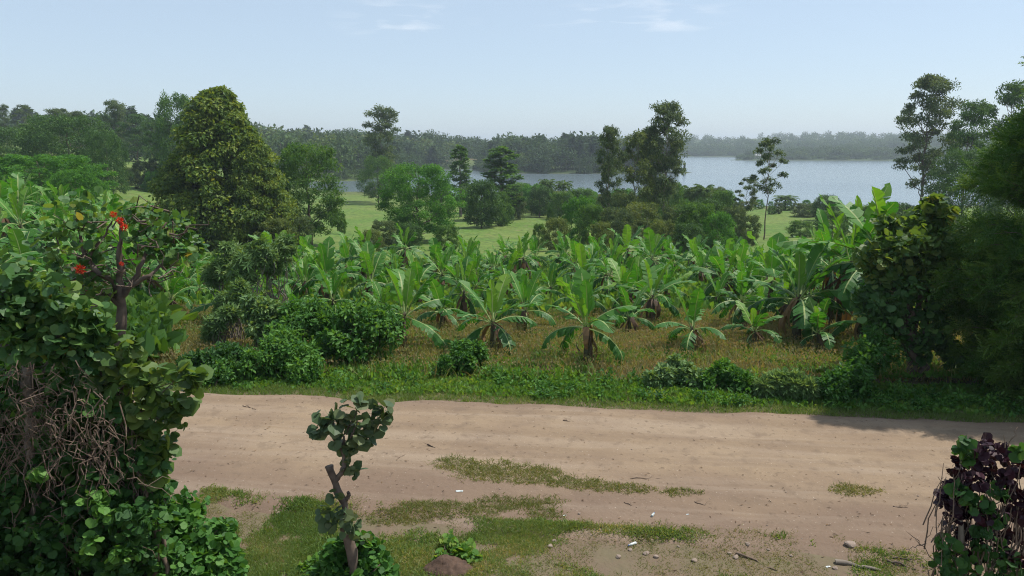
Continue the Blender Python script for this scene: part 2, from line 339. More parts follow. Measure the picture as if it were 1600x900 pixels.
def nd(n, t, **k):
    x = n.new(t)
    for a, b in k.items(): x.inputs[a.replace('_', ' ')].default_value = b
    return x
def ground_mat():
    m, n, l, o = mat('ground')
    g = n.new('ShaderNodeNewGeometry'); P = g.outputs['Position']
    sp = n.new('ShaderNodeSeparateXYZ'); l.new(P, sp.inputs[0])
    def noise(s, d=5, sc=None):
        q = nd(n, 'ShaderNodeTexNoise', Scale=s, Detail=d)
        if sc:
            mpp = n.new('ShaderNodeMapping'); mpp.inputs['Scale'].default_value = sc; l.new(P, mpp.inputs[0]); l.new(mpp.outputs[0], q.inputs['Vector'])
        else: l.new(P, q.inputs['Vector'])
        return q.outputs['Fac']
    def mr(v, a, b):
        q = n.new('ShaderNodeMapRange'); l.new(v, q.inputs[0]); q.inputs[1].default_value = a; q.inputs[2].default_value = b; return q.outputs[0]
    def mix(f, a, b):
        q = n.new('ShaderNodeMixRGB'); l.new(f, q.inputs[0])
        for i, c in ((1, a), (2, b)):
            if isinstance(c, tuple): q.inputs[i].default_value = (*c, 1)
            else: l.new(c, q.inputs[i])
        return q.outputs[0]
    # near verge: earth with litter, field floor: dry reddish grass, pasture: green
    verge = mix(mr(noise(1.6), .42, .6), (.15, .11, .075), (.14, .115, .07))
    field = mix(mr(noise(.9), .35, .65), (.085, .07, .042), (.075, .10, .035))
    past1 = mix(mr(noise(.09), .35, .65), (.10, .18, .032), (.155, .20, .05))
    past2 = mix(mr(noise(1.4, 8), .42, .75), past1, (.055, .085, .022))
    pasture = mix(mr(noise(.5, 4), .62, .72), past2, (.17, .16, .07))
    c = mix(mr(sp.outputs['Y'], 17, 20), verge, field)
    c = mix(mr(sp.outputs['Y'], 56, 66), c, pasture)
    far = mix(mr(noise(.012, 3), .45, .65), (.09, .13, .045), (.15, .125, .07))
    far = mix(mr(noise(.03, 2), .5, .56), far, (.12, .15, .05))
    low = n.new('ShaderNodeMapRange'); l.new(sp.outputs['Z'], low.inputs[0]); low.inputs[1].default_value = -4; low.inputs[2].default_value = -7.5
    far = mix(low.outputs[0], far, (.055, .085, .03))
    c = mix(mr(sp.outputs['Y'], 300, 420), c, far)
    # muddy / reedy edge at the water line
    c = mix(mr(sp.outputs['Z'], -8.6, -9.05), c, (.07, .075, .035))
    b = nd(n, 'ShaderNodeBsdfPrincipled', Roughness=.95); b.inputs['Specular IOR Level'].default_value = .15
    l.new(c, b.inputs['Base Color'])
    bp = n.new('ShaderNodeBump'); bp.inputs['Strength'].default_value = .8; bp.inputs['Distance'].default_value = .12
    l.new(noise(2.2, 8), bp.inputs['Height']); l.new(bp.outputs[0], b.inputs['Normal'])
    l.new(b.outputs[0], o.inputs[0]); return m
def road_mat():
    m, n, l, o = mat('dirt_road')
    g = n.new('ShaderNodeNewGeometry'); P = g.outputs['Position']
    rot = n.new('ShaderNodeMapping'); rot.inputs['Rotation'].default_value = (0, 0, math.radians(7)); l.new(P, rot.inputs[0])
    def noise(s, d=5, sc=(1, 1, 1), dist=0):
        q = nd(n, 'ShaderNodeTexNoise', Scale=s, Detail=d, Distortion=dist)
        mpp = n.new('ShaderNodeMapping'); mpp.inputs['Scale'].default_value = sc; l.new(rot.outputs[0], mpp.inputs[0]); l.new(mpp.outputs[0], q.inputs['Vector'])
        return q.outputs['Fac']
    def mr(v, a, b, c=0, d=1):
        q = n.new('ShaderNodeMapRange'); l.new(v, q.inputs[0]); q.inputs[1].default_value = a; q.inputs[2].default_value = b; q.inputs[3].default_value = c; q.inputs[4].default_value = d; return q.outputs[0]
    def mix(f, a, b, fac=None):
        q = n.new('ShaderNodeMixRGB')
        if fac is None: l.new(f, q.inputs[0])
        else:
            k = n.new('ShaderNodeMath'); k.operation = 'MULTIPLY'; l.new(f, k.inputs[0]); k.inputs[1].default_value = fac; l.new(k.outputs[0], q.inputs[0])
        for i, c in ((1, a), (2, b)):
            if isinstance(c, tuple): q.inputs[i].default_value = (*c, 1)
            else: l.new(c, q.inputs[i])
        return q.outputs[0]
    aa = n.new('ShaderNodeAttribute'); aa.attribute_name = 'acr'      # 1 at the worn middle, 0 on the edges
    base = mix(aa.outputs['Fac'], (.165, .115, .082), (.252, .184, .120))
    c = mix(mr(noise(.7, 5), .35, .68), base, (.185, .13, .09), .65)
    c = mix(mr(noise(1.0, 6, (.12, 1.6, 1), .6), .5, .72), c, (.34, .275, .21), .4)     # pale dusty wheel streaks along the road
    c = mix(mr(noise(1.3, 6, (.10, 2.4, 1), .4), .56, .72), c, (.16, .115, .085), .35)
    tk = n.new('ShaderNodeAttribute'); tk.attribute_name = 'rnd'; c = mix(tk.outputs['Fac'], c, (.17, .12, .08), .42)
    c = mix(mr(noise(9, 8), .60, .76), c, (.11, .078, .055), .75)
    c = mix(mr(noise(2.6, 9), .55, .70), c, (.16, .115, .08), .6)                          # damp clods, litter
    c = mix(mr(noise(30, 4), .66, .74), c, (.48, .41, .33), .6)
    c = mix(mr(noise(55, 3), .64, .72), c, (.10, .07, .05), .6)
    b = nd(n, 'ShaderNodeBsdfPrincipled', Roughness=.93); b.inputs['Specular IOR Level'].default_value = .15
    l.new(c, b.inputs['Base Color'])
    bp = n.new('ShaderNodeBump'); bp.inputs['Strength'].default_value = .7; bp.inputs['Distance'].default_value = .03
    l.new(noise(7, 9), bp.inputs['Height'])
    bp2 = n.new('ShaderNodeBump'); bp2.inputs['Strength'].default_value = .5; bp2.inputs['Distance'].default_value = .04
    l.new(noise(1.2, 6, (.15, 2.2, 1)), bp2.inputs['Height']); l.new(bp2.outputs[0], bp.inputs['Normal'])
    l.new(bp.outputs[0], b.inputs['Normal']); l.new(b.outputs[0], o.inputs[0]); return m
def water_mat():
    m, n, l, o = mat('lake_water')
    g = n.new('ShaderNodeNewGeometry'); P = g.outputs['Position']
    b = nd(n, 'ShaderNodeBsdfPrincipled', Roughness=.16, IOR=1.33); b.inputs['Base Color'].default_value = (.13, .17, .19, 1)
    def noise(s, d, sc):
        q = nd(n, 'ShaderNodeTexNoise', Scale=s, Detail=d); mpp = n.new('ShaderNodeMapping'); mpp.inputs['Scale'].default_value = sc
        l.new(P, mpp.inputs[0]); l.new(mpp.outputs[0], q.inputs['Vector']); return q.outputs['Fac']
    calm = n.new('ShaderNodeMapRange'); l.new(noise(.006, 4, (.35, 1.6, 1)), calm.inputs[0]); calm.inputs[1].default_value = .40; calm.inputs[2].default_value = .62
    calm.inputs[3].default_value = .25; calm.inputs[4].default_value = 1.0
    bp = n.new('ShaderNodeBump'); bp.inputs['Distance'].default_value = .12
    l.new(calm.outputs[0], bp.inputs['Strength']); l.new(noise(.8, 5, (.6, 1.5, 1)), bp.inputs['Height']); l.new(bp.outputs[0], b.inputs['Normal'])
    l.new(b.outputs[0], o.inputs[0]); return m

# ------------------------------------------------------------------ tags
def tag(o, label=None, cat=None, group=None, kind=None):
    if label: o['label'] = label
    if cat: o['category'] = cat
    if group: o['group'] = group
    if kind: o['kind'] = kind
    return o
def empty(name, loc, rz=0, s=1.0):
    o = bpy.data.objects.new(name, None); COL.objects.link(o); o.location = loc; o.rotation_euler = (0, 0, rz)
    o.scale = s if isinstance(s, tuple) else (s, s, s); o.empty_display_size = .3; return o
def place(name, parts, loc, rz, s, label, cat, group=None):
    """a thing (Empty) with its parts; parts = [(part name, mesh)]"""
    r = empty(name, tuple(loc), rz, s); tag(r, label, cat, group)
    for pn, me in parts:
        c = bpy.data.objects.new(pn, me); COL.objects.link(c); c.parent = r
    return r

# ------------------------------------------------------------------ the setting
def grid_mesh(name, xs, ys, zf, m, acr=None):
    X, Y = np.meshgrid(xs, ys); Z = zf(X, Y)
    V = np.stack([X, Y, Z], -1).reshape(-1, 3); w = len(xs); h = len(ys)
    i = (np.arange(h - 1)[:, None] * w + np.arange(w - 1)[None]).ravel()
    mb = MB(); mb.add(V, np.stack([i, i + 1, i + w + 1, i + w], 1), .5, 0 if acr is None else acr(X, Y).ravel())
    o = mb.obj(name, m, smooth=True); return o
def spaced(segs):
    out = [np.arange(a, b, s) for a, b, s in segs]; return np.concatenate(out)
gx = spaced([(0, 40, .8), (40, 130, 2), (130, 400, 6), (400, 1500, 25), (1500, 4001, 250)]); gx = np.concatenate([-gx[:0:-1], gx])
gy = spaced([(-60, 0, 12), (0, 16, 4), (16, 70, .8), (70, 260, 2), (260, 700, 5), (700, 1500, 14), (1500, 4501, 200)])
tag(grid_mesh('ground', gx, gy, height, ground_mat()), kind='structure')
mb = MB(); mb.add([(-4000, 150, WATER), (4000, 150, WATER), (4000, 4400, WATER), (-4000, 4400, WATER)], np.array([(0, 1, 2, 3)]))
tag(mb.obj('lake_water', water_mat()), kind='structure')

def edge_n(x): return (fbm(x * .7, x * 0 + 3, 21) - .5) * .9
def edge_f(x): return (fbm(x * .6, x * 0 + 8, 22) - .5) * .55
def road_z(X, Y):
    X = np.asarray(X, float); Y = np.asarray(Y, float); Y0 = road_near(X) + edge_n(X) - .35; Y1 = road_far(X) + edge_f(X); T = np.clip((Y - Y0) / (Y1 - Y0), 0, 1)
    return -.05 + .065 * sstep(0, .09, T) * sstep(1, .94, T) + .035 * fbm(X * 1.7, Y * 1.7, 37, 4) + .05 * sstep(0, .06, T) * sstep(1, .94, T) * (fbm(X * .25, Y * 3.0, 31, 3)) + .03 * fbm(X * 2.5, Y * 2.5, 33, 3) * sstep(0, .05, T) * sstep(1, .95, T)
def surf(X, Y): return np.where((np.asarray(Y) > 8) & (np.asarray(Y) < 18.2), np.maximum(height(X, Y), road_z(X, Y)), height(X, Y))
def build_road():
    xs = np.arange(-30, 30.01, .12); ts = np.linspace(0, 1, 70)
    X, T = np.meshgrid(xs, ts)
    Y0 = road_near(X) + edge_n(X) - .35; Y1 = road_far(X) + edge_f(X)
    Y = Y0 + (Y1 - Y0) * T
    Z = road_z(X, Y)
    V = np.stack([X, Y, Z], -1).reshape(-1, 3); w = len(xs); h = len(ts)
    i = (np.arange(h - 1)[:, None] * w + np.arange(w - 1)[None]).ravel()
    acr = sstep(.18, .5, T + (fbm(X * .5, Y * .8, 41) - .5) * .35) * sstep(1.0, .85, T + (fbm(X * .8, Y, 42) - .5) * .12)
    trk = sum(np.exp(-((T - c0 - (fbm(X * .12, X * 0 + c0 * 9, 45) - .5) * .12) / .028) ** 2) for c0 in (.36, .56, .68, .86)) * sstep(.35, .6, fbm(X * .35, Y * .8, 46))
    mb = MB(); mb.add(V, np.stack([i, i + 1, i + w + 1, i + w], 1), np.clip(trk, 0, 1).ravel(), acr.ravel())
    return mb.obj('dirt_road', road_mat(), smooth=True)
tag(build_road(), kind='structure')

# haze: one closed box of even thin air round everything
hm, hn, hl, ho = mat('haze'); pv = hn.new('ShaderNodeVolumePrincipled'); pv.inputs['Color'].default_value = (.80, .90, 1, 1)
pv.inputs['Density'].default_value = .00029; pv.inputs['Anisotropy'].default_value = .25; hl.new(pv.outputs[0], ho.inputs['Volume'])
x0, x1, y0, y1, z0, z1 = -4010, 4010, -70, 4510, -15.5, 70
mb = MB(); mb.add([(x0, y0, z0), (x1, y0, z0), (x1, y1, z0), (x0, y1, z0), (x0, y0, z1), (x1, y0, z1), (x1, y1, z1), (x0, y1, z1)],
                  np.array([(0, 3, 2, 1), (4, 5, 6, 7), (0, 1, 5, 4), (1, 2, 6, 5), (2, 3, 7, 6), (3, 0, 4, 7)]))
tag(mb.obj('haze', hm), 'thin blue haze over the lake and the far shore', 'haze', kind='stuff')

# ------------------------------------------------------------------ tree prototypes (10 m tall, in metres)
def proto_tree(seed, leafm, T=OVAL, env='dome', K=60, cr=1.0, per=120, size=.3, width=6.0, base=2.5, bark='bark', trunk_r=.16, droop=.3, lean=0, gap=0.0, up=.6, rv=(0, 1), limbs=14, flat=.8, shell=.55):
    rng = np.random.default_rng(seed); H = 10.0; w = width / 2
    C = []; Rr = []
    ga = 2.39996
    for k in range(K):
        t = (k + .5) / K
        if env == 'dome':
            ph = k * ga; zc = math.sqrt(t); r = math.sqrt(max(0, 1 - t)) ** .7 if False else math.sqrt(max(0, 1 - (t * .98) ** 2))
            z = base + (H - base) * t; r = w * math.sin(math.pi * min(1, .12 + .80 * t ** .85)) ** .6 * (.55 + .45 * rng.random()); 
        elif env == 'cone':
            ph = k * ga; z = base + (H - base) * t ** .95; r = w * (1 - t) ** (.72 if width > 7 else .65) * ((.25 + .75 * rng.random() ** .5) if k % 3 == 0 else (.7 + .3 * rng.random())) * min(1, .75 + 2 * t)
        elif env == 'column':
            ph = k * ga; z = base + (H - base) * t; r = w * (.35 + .65 * rng.random()) * (1 - t ** 4) ** .5
        elif env == 'umbrella':
            ph = k * ga; rr = math.sqrt(t) ; r = w * rr * .95; z = H - cr - (H - base) * .55 * rr ** 2.2 + rng.normal() * .3
        else:  # sparse, clusters on separate boughs
            ph = k * ga + rng.random(); z = base + (H - base) * t ** .8; r = w * (.25 + .75 * rng.random()) * (math.sin(math.pi * (.18 + .77 * t)) ** .8)
        if width > 7 and env == 'cone': ph += rng.normal() * .5; z = min(H, z + rng.normal() * .2)
        s = cr * (.65 + .6 * rng.random())
        if env in ('cone', 'column'): s *= (1 - (.42 if width > 7 else .6) * t)
        c = np.array([math.cos(ph) * r + lean * t, math.sin(ph) * r, min(z, H - s * .5)])
        if rng.random() < gap: continue
        C.append(c); Rr.append(s)
    C = np.array(C); Rr = np.array(Rr)
    cm = MB(); 
    # every cluster is broken into small tufts
    sub = []; sr = []
    for c, r in zip(C, Rr):
        m_ = 7; d = sph(m_, rng); d[:, 2] = np.abs(d[:, 2]) * .9 - .25; sub.append(c + d * r * .62); sr.append(np.full(m_, r * .5))
    sub = np.concatenate(sub); sr = np.concatenate(sr)
    blob_leaves(cm, sub, sr, per / 7, size, rng, T, droop, shell, up=up, rv=rv, flat=flat)
    tm = MB(); top = np.array([lean * .9, 0, H * .93])
    tp = wander((0, 0, -.5), top, 9, .012, rng); tm.add(*tube(tp, trunk_r * (1 - .88 * np.linspace(0, 1, 9)) , 7))
    idx = rng.permutation(len(C))[:limbs]
    for i in idx:
        c = C[i]; z0_ = max(base * .7, c[2] - .9 - .45 * np.hypot(c[0], c[1])); t = z0_ / (H * .93)
        p0 = np.array([np.interp(z0_, tp[:, 2], tp[:, 0]), np.interp(z0_, tp[:, 2], tp[:, 1]), z0_])
        q = wander(p0, c, 5, .04, rng); tm.add(*tube(q, np.linspace(trunk_r * .38 * (1 - .6 * t), .015, 5), 5))
    return [('trunk', tm.build('trunk', M[bark], True)), ('crown', cm.build('crown', M[leafm]))]
P = {}
P['conical'] = proto_tree(1, 'yellow', CARD, 'cone', K=170, cr=1.12, per=560, size=.23, width=8.6, base=.6, droop=.7, trunk_r=.22, shell=.5)
P['bright'] = proto_tree(2, 'bright', OVAL, 'dome', K=70, cr=1.25, per=460, size=.20, width=8.6, base=1.2, limbs=16)
P['tall_dark'] = proto_tree(3, 'broad', OVAL, 'dome', K=52, cr=1.2, per=420, size=.21, width=6.2, base=1.4, gap=.12, shell=.6)
P['dome_dark'] = proto_tree(4, 'dark', OVAL, 'dome', K=80, cr=1.3, per=400, size=.21, width=11, base=1.0)
P['dome_mid'] = proto_tree(5, 'broad', OVAL, 'dome', K=60, cr=1.3, per=380, size=.22, width=9.5, base=1.5)
P['column'] = proto_tree(6, 'broad', OVAL, 'column', K=46, cr=.62, per=150, size=.22, width=2.2, base=2.0, bark='bark_pale', gap=.15)
P['umbrella'] = proto_tree(7, 'bright', CARD, 'umbrella', K=70, cr=1.0, per=230, size=.26, width=16, base=3.0, flat=.5)
P['euca'] = proto_tree(8, 'euca', OVAL, 'sparse', K=34, cr=.85, per=340, size=.175, width=3.8, base=3.6, bark='bark_pale', trunk_r=.10, droop=.5, limbs=30, shell=.8, flat=.6, gap=.12)
P['euca_full'] = proto_tree(9, 'euca', OVAL, 'sparse', K=48, cr=.85, per=340, size=.175, width=4.0, base=2.4, bark='bark_pale', trunk_r=.10, droop=.5, limbs=36, shell=.8, flat=.65, gap=.12)
P['euca_thin'] = proto_tree(10, 'euca', OVAL, 'sparse', K=20, cr=.55, per=221, size=.175, width=3.2, base=4.5, bark='bark', trunk_r=.07, droop=.5, limbs=20, shell=.85)
P['euca_dark'] = proto_tree(11, 'dark', OVAL, 'sparse', K=34, cr=1.05, per=357, size=.175, width=5.2, base=2.8, bark='bark', trunk_r=.11, limbs=34, shell=.8, flat=.5, gap=.12)
P['euca_brown'] = proto_tree(12, 'olive', OVAL, 'sparse', K=44, cr=.75, per=255, size=.175, width=4.2, base=1.6, bark='bark_pale', trunk_r=.09, droop=.5, limbs=34, shell=.85, gap=.15)
P['layered'] = proto_tree(18, 'euca', OVAL, 'sparse', K=44, cr=1.05, per=528, size=.16, width=5.0, base=2.0, bark='bark', trunk_r=.13, droop=.3, limbs=36, shell=.85, flat=.45, gap=.1)
P['low_dome'] = proto_tree(19, 'bright', OVAL, 'dome', K=110, cr=1.2, per=380, size=.24, width=13, base=.8, flat=.7)
P['bush_green'] = proto_tree(13, 'broad', OVAL, 'dome', K=34, cr=1.9, per=400, size=.40, width=12, base=.3, trunk_r=.12, limbs=8)
P['bush_bright'] = proto_tree(14, 'bright', OVAL, 'dome', K=34, cr=1.9, per=400, size=.40, width=13, base=.3, trunk_r=.12, limbs=8)
P['bush_olive'] = proto_tree(15, 'olive', OVAL, 'dome', K=32, cr=1.9, per=380, size=.40, width=12, base=.3, trunk_r=.12, limbs=8)
P['bush_dark'] = proto_tree(16, 'dark', OVAL, 'dome', K=32, cr=2.0, per=380, size=.40, width=10, base=1.2, trunk_r=.25, limbs=8)
P['bush_euca'] = proto_tree(17, 'euca', OVAL, 'dome', K=34, cr=1.8, per=380, size=.40, width=12, base=.3, trunk_r=.12, limbs=10)
def proto_palm(seed, dead=False):
    rng = np.random.default_rng(seed); tm = MB(); tm.add(*tube(wander((0, 0, -.3), (.3, 0, 6.6), 7, .01, rng), np.linspace(.28, .18, 7), 8)); cm = MB()
    for k in range(26):
        az = k * 2.4; el = 1.25 - 1.5 * (k / 26); L = 3.4; n = 12; p = np.array([.3, 0, 6.5]); pts = [p]
        for i in range(n):
            e = el - 1.5 * (i / n) ** 1.4; d = np.array([math.cos(az) * math.cos(e), math.sin(az) * math.cos(e), math.sin(e)]); p = p + d * L / n; pts.append(p)
        pts = np.array(pts); cm.add(*tube(pts, np.linspace(.04, .01, n + 1), 4), rnd=.6)
        tn = nrm(np.gradient(pts, axis=0)); side = np.array([-math.sin(az), math.cos(az), 0])
        for sgn in (-1, 1):
            i = rng.integers(2, n, 34); Pp = pts[i] + (pts[np.minimum(i + 1, n)] - pts[i]) * rng.random((34, 1))
            D = tn[i] * .7 + side * sgn + np.array([0, 0, -.5]); scatter(cm, SLIM, Pp, D, np.tile([0, 0, 1.0], (34, 1)) + .2 * rng.normal(size=(34, 3)), .75 + .3 * rng.random(34), .3 + .6 * rng.random(34))
    return [('trunk', tm.build('trunk', M['bark'], True)), ('fronds', cm.build('fronds', M['palm']))]
P['palm'] = proto_palm(20); P['palm_b'] = proto_palm(21)

def tree(kind, u, vtop, Y, wpx, label, cat='tree', name='tree', group=None, sink=0.0):
    b = spot(u, Y); t = at(u, vtop, Y); h = (t[2] - b[2]) + sink
    nominal = {'conical': 8.2, 'bright': 8.6, 'tall_dark': 5.6, 'dome_dark': 11, 'dome_mid': 9.5, 'column': 2.4, 'umbrella': 16, 'layered': 5.3, 'low_dome': 13, 'euca': 4.3, 'euca_full': 4.7, 'euca_thin': 3.4, 'euca_dark': 5.9, 'euca_brown': 4.6,
               'bush_green': 12, 'bush_bright': 13, 'bush_olive': 12, 'bush_dark': 10, 'bush_euca': 12, 'palm': 6.0, 'palm_b': 6.0}[kind]
    H = 8.6 if kind.startswith('palm') else 10.0
    depth = Y * math.cos(PITCH) + 12 * math.sin(PITCH)
    w = wpx / FPX * depth / nominal
    return place(name, P[kind], (b[0], b[1], b[2] - sink), random.random() * TAU, (w, w, h / H), label, cat, group)

T_ = tree
T_('conical', 355, 141, 75, 212, 'largest dense conical tree on the left, its crown yellowish green', name='conical_tree')
T_('conical', 402, 212, 73, 128, 'shorter yellow-green tree leaning out of the right side of the large conical tree', name='conical_tree')
T_('conical', 300, 228, 77, 95, 'low dark shoulder tree merging into the left side of the large conical tree', name='conical_tree')
T_('tall_dark', 487, 226, 85, 92, 'dark green tree immediately right of the large conical tree', name='broadleaf_tree')
T_('bright', 655, 258, 92, 122, 'broad bright green bushy tree in the meadow left of the picture centre', name='broadleaf_tree')
T_('euca', 600, 166, 200, 66, 'tall slender airy tree standing at the lake edge above the bright green bushy tree', name='eucalyptus_tree')
T_('dome_mid', 592, 245, 190, 60, 'grey-green tree at the foot of the tall airy lakeside tree', name='broadleaf_tree')
T_('column', 720, 228, 150, 40, 'narrow leafy pale-trunked tree left of the pair in front of the bay', name='poplar_tree')
T_('column', 783, 230, 140, 70, 'wider leafy columnar tree right of the narrow pale-trunked one', name='poplar_tree')
T_('bush_dark', 752, 284, 118, 58, 'dark shrubby tree in front of the two columnar trees', name='broadleaf_tree')
T_('bush_green', 775, 300, 122, 50, 'small green tree beneath the wider columnar tree', name='broadleaf_tree')
T_('bush_dark', 843, 292, 150, 40, 'small round dark tree standing alone on the green pasture', name='round_tree')
T_('bush_green', 815, 287, 175, 48, 'bright bush between the small round tree and the lake', name='bush', cat='bush')
T_('euca_full', 948, 198, 95, 52, 'slim tall tree with a bare trunk, leftmost of the tall centre-right clump', name='eucalyptus_tree')
T_('euca_brown', 992, 206, 98, 76, 'olive-brown ragged tree in the middle of the tall centre-right clump', name='eucalyptus_tree')
T_('euca_full', 1036, 160, 100, 82, 'tallest tree of the centre-right clump rising above the horizon', name='eucalyptus_tree')
T_('euca_full', 1012, 200, 103, 52, 'tree pressed against the left of the tallest centre-right tree', name='eucalyptus_tree')
T_('euca_thin', 1193, 216, 92, 58, 'lone thin tree with a bare trunk against the lake', name='eucalyptus_tree')
T_('euca_thin', 1165, 278, 95, 44, 'short spindly tree left of the lone thin tree', name='eucalyptus_tree')
T_('layered', 1433, 118, 120, 100, 'tall dark-trunked tree with layered crown at the right edge of the lake', name='eucalyptus_tree')
T_('euca_dark', 1500, 158, 105, 90, 'dark ragged tree between the layered tall tree and the feathery conifer', name='broadleaf_tree')
T_('euca_dark', 1556, 128, 110, 110, 'dark flat-topped tree behind the feathery conifer at the right', name='broadleaf_tree')
T_('dome_dark', 1500, 235, 95, 110, 'low dark tree under the ragged trees at the right', name='broadleaf_tree')
T_('dome_dark', 1590, 200, 100, 120, 'dark dome tree behind the conifer at the right edge', name='broadleaf_tree')
T_('dome_dark', 112, 182, 130, 150, 'broad dark dome tree on the left skyline', name='dome_tree')
T_('dome_dark', 40, 200, 135, 120, 'dark dome tree at the far left below the skyline', name='dome_tree')
T_('dome_dark', 172, 208, 122, 66, 'small dark dome tree at the edge of the left pasture', name='dome_tree')
T_('low_dome', 66, 243, 84, 200, 'wide flat bright green canopy in front of the dark dome trees', name='umbrella_tree')
T_('low_dome', 125, 266, 78, 90, 'lower bright canopy at the right end of the wide flat canopy', name='umbrella_tree')
T_('euca', 13, 163, 230, 22, 'leftmost small tree on the skyline with rounded tufts', name='eucalyptus_tree')
T_('euca_thin', 45, 164, 235, 34, 'airy two-tufted tree second from left on the skyline', name='eucalyptus_tree')
T_('euca_full', 100, 170, 215, 60, 'pale rounded tree on the skyline behind the dark dome', name='eucalyptus_tree')
T_('euca_full', 130, 174, 220, 40, 'tree on the skyline right behind the dark dome', name='eucalyptus_tree')
T_('euca', 190, 156, 200, 44, 'tallest skyline tree between the dark dome and the large conical tree', name='eucalyptus_tree')
T_('euca_dark', 170, 178, 205, 44, 'dark skyline tree left of the tallest skyline tree', name='eucalyptus_tree')
T_('euca_dark', 218, 178, 190, 62, 'dark flat-topped tree right of the tallest skyline tree', name='eucalyptus_tree')
T_('euca_dark', 245, 186, 185, 50, 'dark ragged tree left of the bright rounded skyline tree', name='eucalyptus_tree')
T_('dome_mid', 288, 150, 150, 78, 'bright rounded tree on the skyline just left of the large conical tree', name='broadleaf_tree')
T_('euca_dark', 262, 190, 152, 60, 'dark understorey tree beneath the bright rounded skyline tree', name='broadleaf_tree')
for i, (u, v, Y, w, k) in enumerate([(228, 252, 150, 42, 'bush_euca'), (252, 258, 152, 44, 'bush_green'), (205, 262, 155, 34, 'bush_olive'), (240, 268, 146, 30, 'bush_bright')]):
    T_(k, u, v, Y, w, ['grey-green bush at the back of the left pasture', 'green bush beside the large conical tree at the back pasture', 'brownish bush below the skyline trees on the left', 'small bright bush on the left pasture edge'][i], 'bush', 'bush')
# lakeside shrubs and palms
R2 = random.Random(5)
G = 'bushes along the near lake shore'
for i in range(46):
    u = 795 + i * 11.2 + R2.uniform(-6, 6); Y = R2.uniform(150, 192); v0 = 318 - (Y - 150) * .25
    b = spot(u, Y); k = R2.choice(['bush_green', 'bush_bright', 'bush_euca', 'bush_bright', 'bush_olive', 'bush_euca', 'bush_green'])
    h = R2.uniform(3, 6.0) if u < 1130 else R2.uniform(1.2, 2.6); w = h * R2.uniform(.9, 1.5) / 12
    place('shore_bush', P[k], tuple(b), R2.random() * TAU, (w, w, h / 10), 'bush in the belt of shrubs along the near lake shore', 'bush', G)
for i in range(5):
    u = 575 + i * 30 + R2.uniform(-6, 6); Y = R2.uniform(215, 240); b = spot(u, Y); h = R2.uniform(2.5, 5.5); w = h * 1.2 / 12
    place('shore_bush', P[R2.choice(['bush_dark', 'bush_euca', 'bush_green'])], tuple(b), R2.random() * TAU, (w, w, h / 10), 'bush on the shore of the small bay at left centre', 'bush', 'bushes on the shore of the small bay')
for (u, v, Y, w, lb) in [(855, 278, 172, 30, 'palm beside the small round dark tree, left of a pair'), (880, 281, 175, 30, 'palm near the lake, right of a pair'), (1078, 288, 130, 34, 'left palm beside the tallest centre-right tree'),
                         (1098, 286, 128, 36, 'palm with pale fronds right of the tallest centre-right tree'), (1118, 296, 124, 34, 'rightmost of three palms by the tall clump'), (1226, 304, 170, 38, 'dark squat palm on the shore right of the lone thin tree'),
                         (345, 395, 70, 1, None)]:
    if lb: T_(R2.choice(['palm', 'palm_b']), u, v, Y, w, lb, 'palm', 'palm_tree')
# shrubs between the plantation and the lake
G = 'bushes between the plantation and the lake'
for i, (u, v, Y, w, k) in enumerate([(868, 342, 78, 44, 'bush_olive'), (905, 308, 88, 60, 'bush_bright'), (842, 350, 82, 22, 'bush_green'), (925, 320, 84, 48, 'bush_green'), (960, 325, 80, 60, 'bush_euca'), (938, 348, 72, 40, 'bush_olive'),
        (1000, 318, 84, 70, 'bush_olive'), (975, 300, 90, 50, 'bush_euca'), (1055, 322, 80, 60, 'bush_euca'), (1085, 318, 76, 70, 'bush_green'), (1120, 332, 74, 64, 'bush_bright'), (1105, 312, 90, 60, 'bush_dark'), (1145, 322, 88, 44, 'bush_euca'),
        (1075, 350, 70, 50, 'bush_dark'), (1035, 345, 72, 46, 'bush_olive'), (1168, 336, 84, 40, 'bush_euca'), (1128, 298, 120, 40, 'bush_green'), (1045, 285, 125, 46, 'bush_green'), (1020, 300, 118, 60, 'bush_green'), (1290, 306, 140, 40, 'bush_dark'), (1262, 318, 150, 50, 'bush_euca'), (1300, 330, 100, 60, 'bush_green'), (1250, 345, 96, 40, 'bush_green'),
        (600, 345, 84, 46, 'bush_euca'), (582, 360, 74, 40, 'bush_olive'), (640, 350, 80, 44, 'bush_dark'), (700, 352, 78, 40, 'bush_green'), (430, 342, 70, 60, 'bush_olive'), (470, 338, 74, 46, 'bush_euca'), (690, 300, 150, 40, 'bush_euca'), (735, 290, 160, 40, 'bush_green'), (806, 300, 140, 34, 'bush_euca'), (790, 320, 130, 26, 'bush_dark'),
        (1350, 320, 110, 70, 'bush_green'), (1400, 318, 105, 60, 'bush_dark'), (520, 318, 120, 12, 'bush_dark'), (535, 332, 105, 14, 'bush_green'), (880, 300, 140, 44, 'bush_green'), (860, 325, 112, 12, 'bush_dark')]):
    T_(k, u, v, Y, w, 'bush among the shrubs between the plantation and the lake', 'bush', 'pasture_bush', G)

